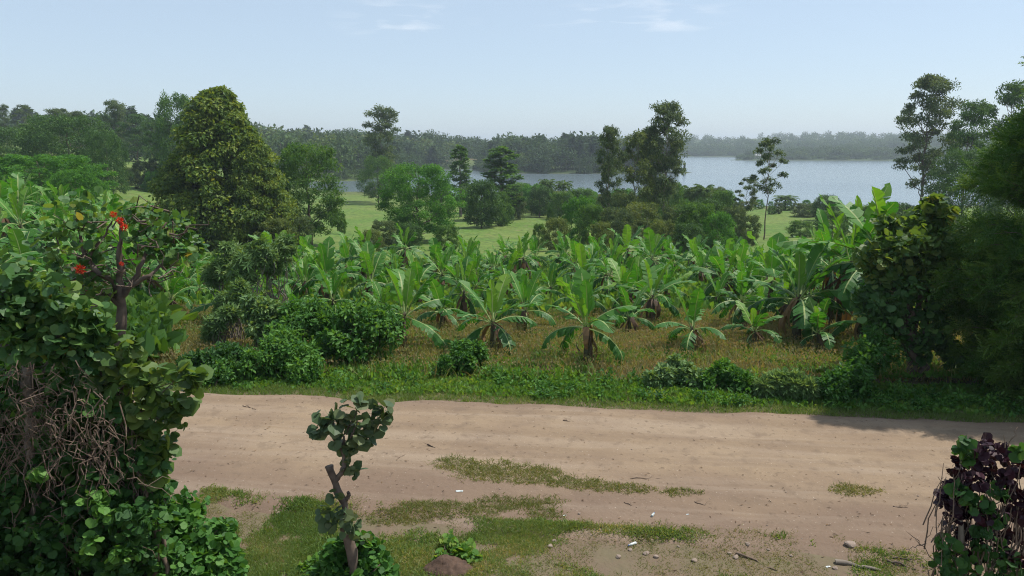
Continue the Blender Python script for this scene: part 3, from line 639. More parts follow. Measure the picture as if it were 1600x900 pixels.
# ------------------------------------------------------------------ peninsula and far shore woods
def wood_proto(seed, env, width, rv):
    rng = np.random.default_rng(seed); K = 26; H = 10
    C = []; R = []
    for k in range(K):
        t = (k + .5) / K; ph = k * 2.4
        if env == 'dome': z = 1.2 + 8.2 * t; r = width / 2 * math.sin(math.pi * (.15 + .8 * t)) ** .6 * (.6 + .4 * rng.random()); s = 1.5
        else: z = 1.5 + 8.2 * t; r = width / 2 * (1 - t) ** .6 * (.5 + .5 * rng.random()); s = 1.1 * (1 - .5 * t)
        C.append((math.cos(ph) * r, math.sin(ph) * r, z)); R.append(s)
    cm = MB(); blob_leaves(cm, C, R, 26, 1.0, rng, CARD, .1, .6, rv=rv)
    tm = MB(); tm.add(*tube([(0, 0, -1.5), (0, 0, 4), (.1, 0, 8.5)], [.22, .16, .04], 5))
    return cm, tm
WD = [wood_proto(40 + i, e, w, rv) for i, (e, w, rv) in enumerate([('dome', 9, (0, .5)), ('dome', 8, (.3, .9)), ('dome', 10, (.1, .7)), ('cone', 5, (0, .45)), ('cone', 4.2, (.1, .6)), ('dome', 9, (.6, 1))])]
WP = [[('trunk', t.build('trunk', M['bark_pale'])), ('crown', c.build('crown', M['forest']))] for c, t in WD]
R3 = random.Random(11)
def pick_wood(u_, y_):
    c = fbm(np.array([u_ * .02]), np.array([y_ * .02]), 51)[0]
    return R3.choice([3, 4, 3]) if c > .58 else R3.choice([0, 1, 2, 0, 1, 2, 5, 3])
cnt = 0
for k in range(3000):
    if cnt >= 270: break
    x = R3.uniform(-190, 112); y = R3.uniform(325, 520) if x < -45 else R3.uniform(420, 500)
    d = float(sdist(np.array([x]), np.array([y]), PEN)[0])
    if d < 3 or d > 95: continue
    z = hz(x, y); h = R3.uniform(8, 12) if d < 12 else R3.uniform(12, 19)
    if d < 7: h = R3.uniform(3, 6)
    w = h * R3.uniform(.8, 1.15) / 10
    place('woodland_tree', WP[pick_wood(x, y)], (x, y, z), R3.random() * TAU, (w, w, h / 10), 'tree in the wooded headland across the near water', 'tree', 'trees of the wooded headland'); cnt += 1
def far_proto(seed, w):
    rng = np.random.default_rng(seed); C = []; R = []
    for k in range(16):
        t = (k + .5) / 16; rr = w / 2 * math.sin(math.pi * (.15 + .8 * t)) ** .6 * (.6 + .4 * rng.random()); C.append((math.cos(k * 2.4) * rr, math.sin(k * 2.4) * rr, 1 + 8.4 * t)); R.append(1.7)
    cm = MB(); blob_leaves(cm, C, R, 11, 1.7, rng, CARD, .1, .6, rv=(rng.random() * .4, .5 + rng.random() * .5)); return cm, None
FWD = [far_proto(300 + i, 7 + i % 3 * 2) for i in range(6)]
def forest_mass(name, n, region, hr, label, seed, lod=1.0, clumpy=.0):
    rng = np.random.default_rng(seed); mb = MB(); k = 0; tries = 0
    R3.seed(seed)
    while k < n and tries < n * 30:
        tries += 1
        x = rng.uniform(region[0], region[1]); y = rng.uniform(region[2], region[3])
        if abs(x) > .85 * y: continue
        z = hz(x, y)
        if z < WATER + .5: continue
        if clumpy and fbm(np.array([x * .006]), np.array([y * .009]), 61)[0] < clumpy and z > -5: continue
        c, t = (FWD[rng.integers(6)] if lod < 1 else WD[pick_wood(x * .3, y * .3)]); h = rng.uniform(*hr); w = h * rng.uniform(.8, 1.4) / 10
        if z < -7.5: h *= .5; w *= 1.0
        a = rng.random() * TAU; ca, sa = math.cos(a), math.sin(a)
        V = np.concatenate(c.V); V = V @ np.array([[ca * w, sa * w, 0], [-sa * w, ca * w, 0], [0, 0, h / 10]]) + np.array([x, y, z])
        R = np.concatenate(c.R)
        mb.add(V, [f for fl in c.F.values() for f, _ in fl], np.clip(R + rng.normal() * .12, 0, 1)); k += 1
    return tag(mb.obj(name, M['forest']), label, 'woodland', kind='stuff')
forest_mass('headland_woodland', 420, (-420, 60, 400, 800), (13, 20), 'dense woodland behind the first trees of the headland', 3)
forest_mass('far_woodland', 4200, (150, 1000, 842, 1350), (6, 11), 'hazy woodland covering the far shore of the lake', 4, lod=.5, clumpy=.42)
forest_mass('distant_woodland', 1700, (-900, 1300, 1180, 1650), (9, 15), 'bluish band of trees on the farthest shore', 5, lod=.5, clumpy=.15)
forest_mass('hill_woodland', 120, (-420, -70, 240, 420), (6, 10), 'woodland on the rising ground behind the left skyline trees', 6)

# small far houses
def house(u, v, Y, w, lab):
    b = spot(u, Y); r = empty('house', tuple(b), random.uniform(-.4, .4)); tag(r, lab, 'house')
    wm = MB(); h = 3.0; d = w * .7
    def box(mb, x0, x1, y0, y1, z0, z1):
        mb.add([(x0, y0, z0), (x1, y0, z0), (x1, y1, z0), (x0, y1, z0), (x0, y0, z1), (x1, y0, z1), (x1, y1, z1), (x0, y1, z1)], np.array([(0, 3, 2, 1), (4, 5, 6, 7), (0, 1, 5, 4), (1, 2, 6, 5), (2, 3, 7, 6), (3, 0, 4, 7)]))
    box(wm, -w / 2, w / 2, -d / 2, d / 2, -1.5, h); wm.obj('wall', M['wallp'], r)
    rm = MB(); o = .5
    rm.add([(-w / 2 - o, -d / 2 - o, h + .02), (w / 2 + o, -d / 2 - o, h + .02), (w / 2 + o, d / 2 + o, h + .02), (-w / 2 - o, d / 2 + o, h + .02), (-w / 2 - o, 0, h + 1.9), (w / 2 + o, 0, h + 1.9)],
           [np.array([(0, 1, 5, 4), (2, 3, 4, 5), (0, 3, 2, 1)]), np.array([(0, 4, 3), (1, 2, 5)])]); rm.obj('roof', M['roofp'], r)
    for xx in (-w * .25, w * .25):
        m2 = MB(); box(m2, xx - .6, xx + .6, -d / 2 - .04, -d / 2 + .02, 1, 2.1); m2.obj('window', M['winp'], r)
    m2 = MB(); box(m2, -.5, .5, -d / 2 - .04, -d / 2 + .02, 0, 2.1); m2.obj('door', M['bark'], r)
M['wallp'] = simple('plaster', (.62, .58, .50), col2=(.5, .46, .40), scale=1, bump=0)
M['roofp'] = simple('metal_roof', (.55, .56, .58), col2=(.42, .40, .40), scale=.6, rough=.5, bump=0)
M['winp'] = simple('window_glass', (.05, .06, .07), rough=.2, bump=0)
house(1255, 232, 1120, 16, 'long low pale house on the far hillside above the lake')
house(1185, 240, 880, 9, 'small pale house at the far water edge near the left of the promontory')
house(1320, 225, 1150, 12, 'small pale house higher up the far hillside')

# ------------------------------------------------------------------ banana plants
def banana_leaf(az, el, L, W, bend, rng, torn=.35, fold=.3, rnd=.5, z0=0.0, r0=.06):
    """one leaf: petiole and midrib curve with the two torn halves of the blade"""
    mb = MB(); n = 18; p = np.array([math.cos(az) * r0, math.sin(az) * r0, z0]); pts = [p]; dirs = []
    sw = rng.normal() * .25
    for i in range(n):
        t = i / n; e = el - bend * t ** 1.5; a = az + sw * t
        d = np.array([math.cos(a) * math.cos(e), math.sin(a) * math.cos(e), math.sin(e)]); p = p + d * L / n; pts.append(p); dirs.append(d)
    pts = np.array(pts); dirs.append(dirs[-1]); dirs = np.array(dirs)
    side = nrm(np.cross(dirs, np.array([0, 0, 1.0]) + 1e-4 * np.array([math.cos(az), math.sin(az), 0])))
    sv = np.array([-math.sin(az), math.cos(az), 0]) * -1; side = nrm(side * .3 + sv)
    upv = nrm(np.cross(side, dirs))
    mb.add(*tube(pts[::2], np.linspace(.028, .006, len(pts[::2])), 4), rnd=rnd, acr=0.0)
    s = np.linspace(0, 1, n + 1); wd = W * np.clip((s - .13) / .14, 0, 1) ** .6 * np.clip((1 - s) / .17, 0, 1) ** .5 * (1 + .06 * rng.normal(size=n + 1))
    for sg in (-1, 1):
        off = 0.0; cut = 1.0; jit = 0.0
        for i in range(2, n):
            if rng.random() < torn: off = rng.normal() * .34; cut = rng.uniform(.78, 1.0); gap = rng.uniform(.15, .5)
            else: gap = 0.0
            jit = rng.normal() * .10
            quad = []
            for j, ss in ((i, 0), (i + 1, 1)):
                w = wd[j] * cut
                ang = fold + off + jit; a1 = ang; a2 = ang + .55 * max(0, fold) + .1
                q0 = pts[j] + upv[j] * .012; q1 = pts[j] + sg * side[j] * w * .5 * math.cos(a1) - upv[j] * w * .5 * math.sin(a1) + dirs[j] * .05
                q2 = q1 + sg * side[j] * w * .5 * math.cos(a2) - upv[j] * w * .5 * math.sin(a2) + dirs[j] * (.06 + (gap * L / n if ss == 0 else 0))
                quad.append((q0, q1, q2))
            (a0, a1_, a2_), (b0, b1, b2) = quad
            mb.add([a0, a1_, a2_, b0, b1, b2], np.array([(0, 1, 4, 3), (1, 2, 5, 4)]), rnd, [0.0, .5, 1, 0.0, .5, 1])
    return mb
def hanging_dead(rng, az, z0, L):
    mb = MB(); p0 = np.array([math.cos(az) * .1, math.sin(az) * .1, z0]); out = np.array([math.cos(az), math.sin(az), 0])
    sd_ = np.array([-math.sin(az), math.cos(az), 0]); n = 6; t = np.linspace(0, 1, n + 1)
    c = p0 + out * (.22 * np.sin(t * 2.6))[:, None] + np.array([0, 0, -1]) * (t * L)[:, None]; w = .09 * (1 - .6 * t) * (1 + .4 * rng.random(n + 1))
    V = np.concatenate([c - sd_ * w[:, None], c + sd_ * w[:, None] + out * .05]); i = np.arange(n)
    mb.add(V, np.stack([i, i + 1, i + n + 2, i + n + 1], 1), .2 + .8 * rng.random()); return mb
def proto_banana(seed, H=1.5, nl=8, L=1.7, W=.27, torn=.3, ndead=4, el_old=-.15, merged=False, young=2):
    W *= .86; torn = min(1, torn * 1.4); nl += 1
    rng = np.random.default_rng(seed); parts = []
    sm = MB(); zz = np.linspace(-.15, H, 7); sm.add(*tube(np.stack([.03 * np.sin(zz * 2 + seed), .02 * np.cos(zz * 3), zz], 1), np.array([.15, .135, .12, .105, .095, .08, .06]) * (H / 1.5) ** .4, 9))
    parts.append(('stem', sm.build('stem', M['stem'], True)))
    allm = MB(); az0 = rng.random() * TAU
    for k in range(nl):
        t = k / (nl - 1)                       # 0 = youngest, upright
        az = az0 + k * 2.4 + rng.normal() * .25
        el = 1.5 - (1.5 - el_old) * t ** .75 + rng.normal() * .1
        bend = .25 + 1.5 * t + rng.normal() * .15
        if k < young: el = 1.45 - .13 * k + rng.normal() * .05; bend = .2 + .12 * k
        l = L * rng.uniform(.85, 1.1) * (.8 if k == 0 else 1)
        fold = (-.55 if k == 0 else -.3 + .95 * t) + rng.normal() * .08
        mb = banana_leaf(az, el, l, W * rng.uniform(.85, 1.12) * (.6 if k == 0 else 1), bend, rng, torn * (.3 + t), fold, float(np.clip(.95 - .7 * t + rng.normal() * .1, 0, 1)), H - .05 - .12 * t)
        if merged:
            for f_k, fl in mb.F.items(): pass
            allm.add(np.concatenate(mb.V), [f for fl in mb.F.values() for f, _ in fl], np.concatenate(mb.R), np.concatenate(mb.A))
        else: parts.append(('leaf', mb.build('leaf', M['banana'])))
    for k in range(2):
        db = banana_leaf(rng.random() * TAU, -.5 - .3 * rng.random(), L * rng.uniform(.4, .7), W * .34, 1.0, rng, .9, .8, rng.uniform(.3, 1), H * rng.uniform(.75, .95))
        parts.append(('dead_leaf', db.build('dead_leaf', M['dead'])))
    if merged: parts.append(('leaves', allm.build('leaves', M['banana'])))
    dm = MB()
    for k in range(ndead):
        h_ = hanging_dead(rng, rng.random() * TAU, H * rng.uniform(.6, 1.0), H * rng.uniform(.4, .8)); dm.add(np.concatenate(h_.V), [f for fl in h_.F.values() for f, _ in fl], np.concatenate(h_.R))
    if ndead: parts.append(('dead_leaves', dm.build('dead_leaves', M['dead'])))
    return parts
BN = [proto_banana(60, 1.35, 9, 1.65, .35, .2, young=4), proto_banana(61, 1.2, 10, 1.55, .32, .3, ndead=3, young=3), proto_banana(62, 1.45, 9, 1.75, .36, .3, young=3), proto_banana(63, 1.05, 8, 1.4, .31, .15, ndead=2, el_old=.1, young=4),
      proto_banana(64, 1.4, 11, 1.65, .34, .35, ndead=4, young=4), proto_banana(65, 1.1, 8, 1.6, .35, .12, ndead=2, young=3)]
BT = [proto_banana(70, 2.3, 11, 2.4, .34, .6, ndead=9, young=5), proto_banana(71, 2.5, 12, 2.3, .34, .65, ndead=10, young=5)]
def top_of(parts): return max(max(v.co.z for v in me.vertices) for _, me in parts)
BNT = [top_of(p) for p in BN]; BTT = [top_of(p) for p in BT]
BF = [proto_banana(80 + i, 1.0 + .1 * i, 8 + i % 4, 1.45 + .1 * (i % 4), .33 + .02 * (i % 3), .15 + .1 * (i % 5), merged=True, young=3 + i % 3) for i in range(10)]
def banana(meshes, p, s, lab, group=None, rz=None):
    o = place('banana_plant', meshes, tuple(p), random.random() * TAU if rz is None else rz, (s * random.uniform(.88, 1.12), s * random.uniform(.88, 1.12), s), lab, 'banana plant', group)
    o.rotation_euler[0] = random.gauss(0, .07); o.rotation_euler[1] = random.gauss(0, .07); return o
front = [(630, 553, 416, 0, 'foremost banana plant left of centre, a drooping leaf on its right, beside the creeper bushes'),
 (770, 553, 432, 1, 'small banana plant between the two larger foremost ones, its lower leaf yellowing'),
 (918, 574, 424, 2, 'banana plant nearest the road with wide drooping leaves, at the centre'),
 (1085, 556, 444, 5, 'low banana plant with broad glossy leaves right of the one nearest the road'),
 (1242, 540, 372, 4, 'tall banana plant with an upright yellow-green leaf on the right'),
 (1278, 556, 462, 3, 'short banana plant with one long horizontal leaf at the right front'),
 (580, 478, 378, 3, 'slim upright banana plant left of the foremost left plant'),
 (512, 486, 372, 2, 'banana plant behind the vine-covered bushes with long arched side leaves'),
 (720, 502, 400, 0, 'banana plant set behind and between the two left foremost ones'),
 (822, 522, 420, 5, 'banana plant between the small front plant and the central one'),
 (1020, 510, 402, 1, 'banana plant behind the central one, slightly to its right'),
 (265, 500, 412, 3, 'lone banana plant in the dry grass at the left beyond the coral tree'),
 (418, 492, 420, 0, 'banana plant with two big arching leaves behind the left bushes'),
 (1160, 520, 412, 4, 'banana plant half way between the low glossy one and the tall right one'),
 (985, 530, 440, 3, 'banana plant close behind the right shoulder of the central one'),
 (1345, 540, 440, 1, 'banana plant beside the vine-covered tree at the right'),
 (1180, 548, 470, 3, 'small banana sucker in the dry grass right of the low glossy plant'),
 (690, 520, 430, 5, 'short banana plant just right of the foremost left plant')]
taken = []
for u, vb, vt, k, lab in front:
    p = ground_px(u, vb); t = at(u, vt, p[1]); h = t[2] - p[2]
    nom = BNT[k]
    banana(BN[k], p, max(.7, min(1.5, h / nom)), lab); taken.append((p[0], p[1]))
for u, Y, vt, k, lab in [(1312, 25, 282, 0, 'tall ragged banana plant against the lake, left of a pair'), (1362, 23.5, 292, 1, 'tall banana plant with a leaf reaching right above the vine-covered tree'), (1300, 27, 325, 1, 'tall ragged banana plant left behind the pair against the lake')]:
    p = spot(u, Y); t = at(u, vt, Y); banana(BT[k], p, (t[2] - p[2]) / BTT[k], lab); taken.append((p[0], p[1]))
# rows of the plantation
R4 = random.Random(23); n_b = 0
for iy in range(15):
    Y = 27.5 + iy * 2.1
    for ix in range(-34, 35):
        x = ix * 2.15 + (iy % 2) * 1.1 + R4.uniform(-.7, .7); y = Y + R4.uniform(-.8, .8)
        u = 800 + FPX * x / (y * .985 + 1.5)
        if u < 235 or u > 1420: continue
        if u < 470 and y > 50: continue
        if u < 330 and y < 28: continue
        if min((x - a) ** 2 + (y - b) ** 2 for a, b in taken) < 2.6: continue
        if n_b > 292 or R4.random() < .36: continue
        s = R4.uniform(.62, 1.08) * (1.08 if R4.random() < .2 else 1)
        z = hz(x, y); side = 'left' if u < 640 else ('middle' if u < 1000 else 'right'); row = 'front rows' if y < 38 else ('middle rows' if y < 48 else 'back rows')
        me = BN[R4.randrange(6)] if y < 40 else BF[R4.randrange(10)]
        banana(me, (x, y, z), s, 'banana plant in the %s at the %s of the dense plantation' % (row, side), 'banana plants of the dense plantation', R4.random() * TAU); taken.append((x, y)); n_b += 1
for i in range(75):
    u = R4.uniform(-20, 262); Y = R4.uniform(27, 62); p = spot(u, Y); 
    if min((p[0] - a) ** 2 + (p[1] - b) ** 2 for a, b in taken) < 3.2: continue
    taken.append((p[0], p[1]))
    banana(BF[R4.randrange(10)] if Y > 40 else BN[R4.randrange(6)], p, R4.uniform(1.0, 1.5), 'banana plant in the grove at the far left below the flat bright canopy', 'banana plants of the far left grove', R4.random() * TAU)

# ------------------------------------------------------------------ shrubs of the middle ground
def px_cluster(cs, n_sub, rng, jit=.35):
    """cs: (u, v, Y, radius) -> tuft centres"""
    C = []; R = []
    for u, v, Y, r in cs:
        c = at(u, v, Y); d = sph(n_sub, rng) * (rng.random((n_sub, 1)) ** .33); C.append(c + d * r); R.append(np.full(n_sub, r * jit))
    return np.concatenate(C), np.concatenate(R)
def origin_shift(mb, o):
    mb.V = [v - np.asarray(o) for v in mb.V]; return mb
def shrub(name, cs, leafm, T, per, size, seed, label, cat='bush', n_sub=26, droop=.2, rv=(0, 1), stems=10, up=.7, group=None, jit=.35, stem_m='twig'):
    rng = np.random.default_rng(seed); C, R = px_cluster(cs, n_sub, rng, jit)
    base = np.array([C[:, 0].mean(), C[:, 1].mean(), 0]); base[2] = hz(base[0], base[1])
    C[:, 2] = np.maximum(C[:, 2], height(C[:, 0], C[:, 1]) + .05)
    r = empty(name, tuple(base)); tag(r, label, cat, group)
    lm = MB(); blob_leaves(lm, C - base, R, per, size, rng, T, droop, .7, up=up, rv=rv); lm.obj('foliage', M[leafm], r)
    sm = MB()
    for i in rng.permutation(len(C))[:stems]:
        q = wander((rng.normal() * .12, rng.normal() * .12, -.1), C[i] - base, 6, .06, rng); sm.add(*tube(q, np.linspace(.03, .006, 6), 5))
    sm.obj('stems', M[stem_m], r, True); return r
def gY(u, v): return ground_px(u, v)[1]
Y1_ = 20.3
shrub('creeper_bush', [(575, 530, 20.5, .95), (560, 505, 20.8, .7), (600, 500, 21, .45), (535, 545, 20.3, .7)], 'vine', OVAL, 60, .15, 101, 'dense round bush smothered in creeper left of the foremost left banana plant')
shrub('creeper_bush', [(480, 515, 21.4, .85), (500, 495, 21.6, .6), (460, 500, 21.8, .5), (510, 540, 21, .7)], 'vine', OVAL, 60, .15, 102, 'creeper-covered bush left of the densest round one')
shrub('creeper_bush', [(405, 505, 21.8, .5), (400, 485, 21.9, .42), (420, 490, 21.9, .4)], 'cassava', OVAL, 60, .15, 103, 'upright grey-green bush at the left of the creeper bushes')
shrub('creeper_bush', [(430, 565, 18.9, .62), (455, 550, 19.2, .6), (400, 575, 18.7, .5), (480, 580, 18.6, .45), (430, 540, 19.5, .5)], 'vine', OVAL, 56, .12, 104, 'low spreading green bush on the verge in front of the creeper bushes', rv=(.2, 1))
shrub('creeper_bush', [(345, 575, 18.9, .55), (310, 580, 18.8, .45), (370, 565, 19.2, .4)], 'ivy_dark', OVAL, 60, .13, 105, 'dark low bush with dry sticks on the left of the far verge')
shrub('creeper_bush', [(350, 590, 18.3, .38), (320, 592, 18.2, .3)], 'vine', OVAL, 50, .1, 106, 'small light green bush at the foot of the dark low one')
shrub('creeper_bush', [(715, 560, 19.4, .28), (745, 552, 19.6, .26), (730, 565, 19.2, .22), (695, 572, 19.0, .18), (722, 545, 19.8, .2)], 'vine', OVAL, 50, .12, 107, 'small bright leafy bush below the small front banana plant')
shrub('creeper_bush', [(1065, 582, 18.2, .26), (1040, 588, 18.0, .22), (1020, 592, 17.9, .16), (1085, 590, 18.0, .2), (1055, 570, 18.5, .22)], 'cassava', OVAL, 50, .13, 108, 'grey-green bush at the foot of the low glossy banana plant')
shrub('creeper_bush', [(1120, 588, 18.0, .24), (1145, 590, 17.8, .22), (1165, 598, 17.5, .18), (1105, 596, 17.8, .16), (1132, 576, 18.3, .2)], 'vine', OVAL, 50, .12, 109, 'dark green bush on the verge right of the grey-green one')
shrub('creeper_bush', [(1240, 600, 17.1, .22), (1215, 598, 17.3, .22), (1195, 604, 17.2, .15), (1262, 606, 16.9, .15)], 'cassava', PALM, 26, .2, 110, 'clump of pale palmate leaves on the right of the far verge')
shrub('creeper_bush', [(1350, 560, 17.8, .5), (1375, 545, 18.2, .5), (1330, 590, 17.2, .4), (1300, 605, 16.8, .35)], 'vine', OVAL, 60, .12, 111, 'bright creeper mound left of the vine-covered tree trunk', rv=(0, .8))
for i, (u, v, Y, r, lab) in enumerate([(345, 400, 27, .85, 'tall palmate-leaved shrub left of the arching banana leaves'), (390, 395, 26, .9, 'tall palmate-leaved shrub in front of the foot of the large conical tree'),
          (430, 385, 29, .8, 'palmate-leaved shrub at the left edge of the dense plantation'), (360, 455, 23, .55, 'lower palmate-leaved shrub on a pale stem'), (340, 490, 22, .35, 'small palmate seedling shrub in the dry grass')]):
    shrub('cassava_shrub', [(u, v + 18, Y, r * .75), (u + 16, v, Y, r * .5), (u - 12, v + 30, Y, r * .45)], 'cassava', PALM, 9, .22, 120 + i, lab, 'shrub', n_sub=24, stems=20, stem_m='bark_pale')

# vine-covered tree at the right
def vine_tree():
    rng = np.random.default_rng(140); base = ground_px(1428, 592); Y = base[1]
    r = empty('vine_covered_tree', tuple(base)); tag(r, 'vine-covered tree with a bare reddish trunk at the right of the far verge', 'tree')
    tm = MB(); 
    for (u, v, dy) in ((1425, 420, 0), (1395, 380, .3), (1450, 360, .4), (1440, 330, .6), (1370, 450, 0)):
        q = wander((0, 0, -.1) if v != 450 else (0, 0, .9), at(u, v, Y + dy) - base, 8, .03, rng); tm.add(*tube(q, np.linspace(.13, .02, 8), 7))
    tm.obj('trunk', M['bark'], r, True)
    cs = [(1375, 400, Y, .55), (1410, 385, Y, .6), (1440, 400, Y, .6), (1380, 430, Y, .5), (1420, 440, Y, .7), (1460, 440, Y, .6), (1445, 350, Y + .4, .45), (1465, 330, Y + .4, .35), (1400, 480, Y, .6), (1450, 500, Y, .6), (1385, 510, Y, .45), (1360, 470, Y, .4), (1430, 540, Y, .4), (1390, 355, Y + .3, .3), (1475, 380, Y, .5), (1480, 480, Y, .6), (1490, 540, Y, .5)]
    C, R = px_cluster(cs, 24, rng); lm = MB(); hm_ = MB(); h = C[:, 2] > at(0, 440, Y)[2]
    blob_leaves(hm_, C[h] - base, R[h], 13, .17, rng, HEART, .3, .8, rv=(.2, 1)); hm_.obj('sunlit_tint_foliage', M['round'], r); blob_leaves(lm, C[~h] - base, R[~h], 9, .16, rng, HEART, .3, .8, rv=(0, .8))  # upper leaves get a paler leaf material: sunlight on the crown put into the colour
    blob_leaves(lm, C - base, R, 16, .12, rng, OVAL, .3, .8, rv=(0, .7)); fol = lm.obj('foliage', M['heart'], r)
    ym = MB(); C, R = px_cluster([(1457, 318, Y + .4, .2), (1462, 330, Y + .4, .16)], 10, rng); blob_leaves(ym, C - base, R, 9, .14, rng, HEART, .2, .8, rv=(.45, 1)); ym.obj('yellow_sprig', M['round'], fol)
vine_tree()

# ------------------------------------------------------------------ feathery conifer at the right edge
def conifer():
    rng = np.random.default_rng(150); b = spot(1645, 17.3); b[2] = 0
    r = empty('feathery_conifer', tuple(b)); tag(r, 'dense dark feathery conifer filling the right edge down to the road verge', 'tree')
    tm = MB(); tp = wander((0, 0, -.1), (.2, 0, 11.5), 12, .004, rng); tm.add(*tube(tp, np.linspace(.22, .03, 12), 9)); cm = MB(); bm = MB()
    def rad(z): return float(np.interp(z, [0, 1, 2, 4, 5, 6, 8, 9.5, 11.5], [1.5, 2.2, 2.6, 2.4, 2.0, 1.35, 1.0, .7, .2]))
    nb = 560
    for k in range(nb):
        f = k / nb; z = .15 + (6.2 * f / .86 if f < .86 else 6.2 + 5.2 * (f - .86) / .14); az = k * 2.4 + rng.normal() * .2; R_ = rad(z) * (rng.uniform(.9, 1.12) if rng.random() < .7 else rng.uniform(.5, .85))
        p0 = np.array([0, 0, z * .95]); o_ = np.array([math.cos(az), math.sin(az), 0]); tip = o_ * R_ + np.array([0, 0, z + (.5 if z > 4 else .1) * R_])
        q = wander(p0, tip, 8, .015, rng, sag=-.08); q[-3:, 2] -= np.array([.0, .06, .16]); bm.add(*tube(q, np.linspace(.018, .004, 8), 4))
        n = 30; t = rng.uniform(.35, 1, n) ** .7; i = t * 7; i0 = np.minimum(i.astype(int), 6); pp = q[i0] + (q[i0 + 1] - q[i0]) * (i - i0)[:, None]
        cl = rng.random()
        for _ in range(2):
            d = o_ * .6 + rng.normal(size=(n, 3)) * .55; d[:, 2] += .15
            l = .40 * rng.uniform(.55, 1.25, n); mid = pp + nrm(rng.normal(size=(n, 3))) * (.22 * rng.random(n))[:, None]; mid[:, 2] = np.maximum(mid[:, 2], .1)
            scatter(cm, SPRAY, mid, d, rng.normal(size=(n, 3)) * .5 + [0, 0, 1], l, np.clip(.3 * rng.random(n) + .4 * cl + .3 * t, 0, 1))
    tm.obj('trunk', M['bark'], r, True); bm.obj('branches', M['bark'], r, True); cm.obj('foliage', M['conifer'], r)
conifer()

# ------------------------------------------------------------------ near left: coral tree, hedge, round-leaved shrub
def rooted(name, uv, Y, label, cat):
    b = at(uv, 450, Y); b = np.array([b[0], Y, 0.0]); r = empty(name, tuple(b)); tag(r, label, cat); return r, b
def coral_tree():
    rng = np.random.default_rng(160); r, b = rooted('coral_tree', 190, 10.2, 'coral tree with red flower clusters rising above the left hedge', 'tree')
    Y = 10.2; A = lambda u, v, dy=0: at(u, v, Y + dy) - b
    tm = MB()
    def limb(pts, r0, r1, n=6):
        Pn = np.array(pts); t = np.linspace(0, 1, len(Pn)); tt = np.linspace(0, 1, len(Pn) * 3)
        Q = np.stack([np.interp(tt, t, Pn[:, i]) for i in range(3)], 1) + rng.normal(size=(len(tt), 3)) * .012; tm.add(*tube(Q, np.linspace(r0, r1, len(tt)) * (1 + .12 * rng.normal(size=len(tt))), 8)); return Q
    limb([(0, 0, -.1), A(186, 620), A(185, 525), A(190, 465), A(188, 448)], .085, .055)
    limb([A(190, 465), A(208, 440), A(222, 410), A(240, 375, .3), A(262, 345, .4)], .045, .012)
    limb([A(186, 470), A(178, 440), A(150, 425, -.2), A(135, 400), A(120, 360), A(118, 330)], .045, .012)
    limb([A(188, 478), A(165, 455), A(140, 490, -.3), A(100, 525, -.5), A(60, 545, -.6)], .05, .03)
    limb([A(188, 450), A(186, 400), A(190, 360), A(188, 335)], .05, .015)
    limb([A(205, 445), A(235, 430), A(262, 405, .3)], .04, .012); limb([A(150, 425), A(110, 440), A(80, 430)], .035, .01)
    limb([A(135, 400), A(160, 370), A(175, 345)], .03, .01)
    for _ in range(60):
        u = rng.uniform(90, 290); v = rng.uniform(325, 470); q = wander(A(u, v, rng.normal() * .3), A(u + rng.normal() * 32, v - rng.uniform(-10, 42), rng.normal() * .4), 5, .08, rng); tm.add(*tube(q, np.linspace(.013, .004, 5), 4))
    tm.obj('trunk', M['bark'], r, True)
    lm = MB(); cs = [(110, 340, Y, .3), (140, 330, Y, .28), (135, 375, Y, .28), (95, 370, Y, .25), (215, 375, Y, .18), (150, 410, Y, .22), (250, 355, Y + .3, .3), (275, 370, Y + .3, .3), (290, 350, Y + .4, .22), (230, 345, Y, .2), (265, 400, Y + .3, .22), (240, 390, Y + .2, .2), (205, 330, Y, .2), (170, 440, Y, .22), (110, 420, Y, .25), (80, 400, Y, .25), (75, 440, Y - .3, .3), (120, 460, Y - .2, .3), (140, 350, Y, .3), (300, 385, Y + .4, .2)]
    C, R = px_cluster(cs, 14, rng, .3); blob_leaves(lm, C - b, R, 3.4, .095, rng, HEART, .3, .9, rv=(0, 1)); fol = lm.obj('foliage', M['heart'], r)
    for (u, v, rr) in ((177, 335, .05), (187, 345, .055), (193, 355, .06), (125, 421, .075), (190, 412, .035), (117, 442, .035)):
        fm = MB(); n = 110; d = sph(n, rng); c = A(u, v, -.35); scatter(fm, SLIM, c + d * rr * .28, d, sph(n, rng), .75 * rr * rng.uniform(.7, 1.3, n), rng.random(n)); fm.obj('flower_cluster', M['flower'], fol)
coral_tree()

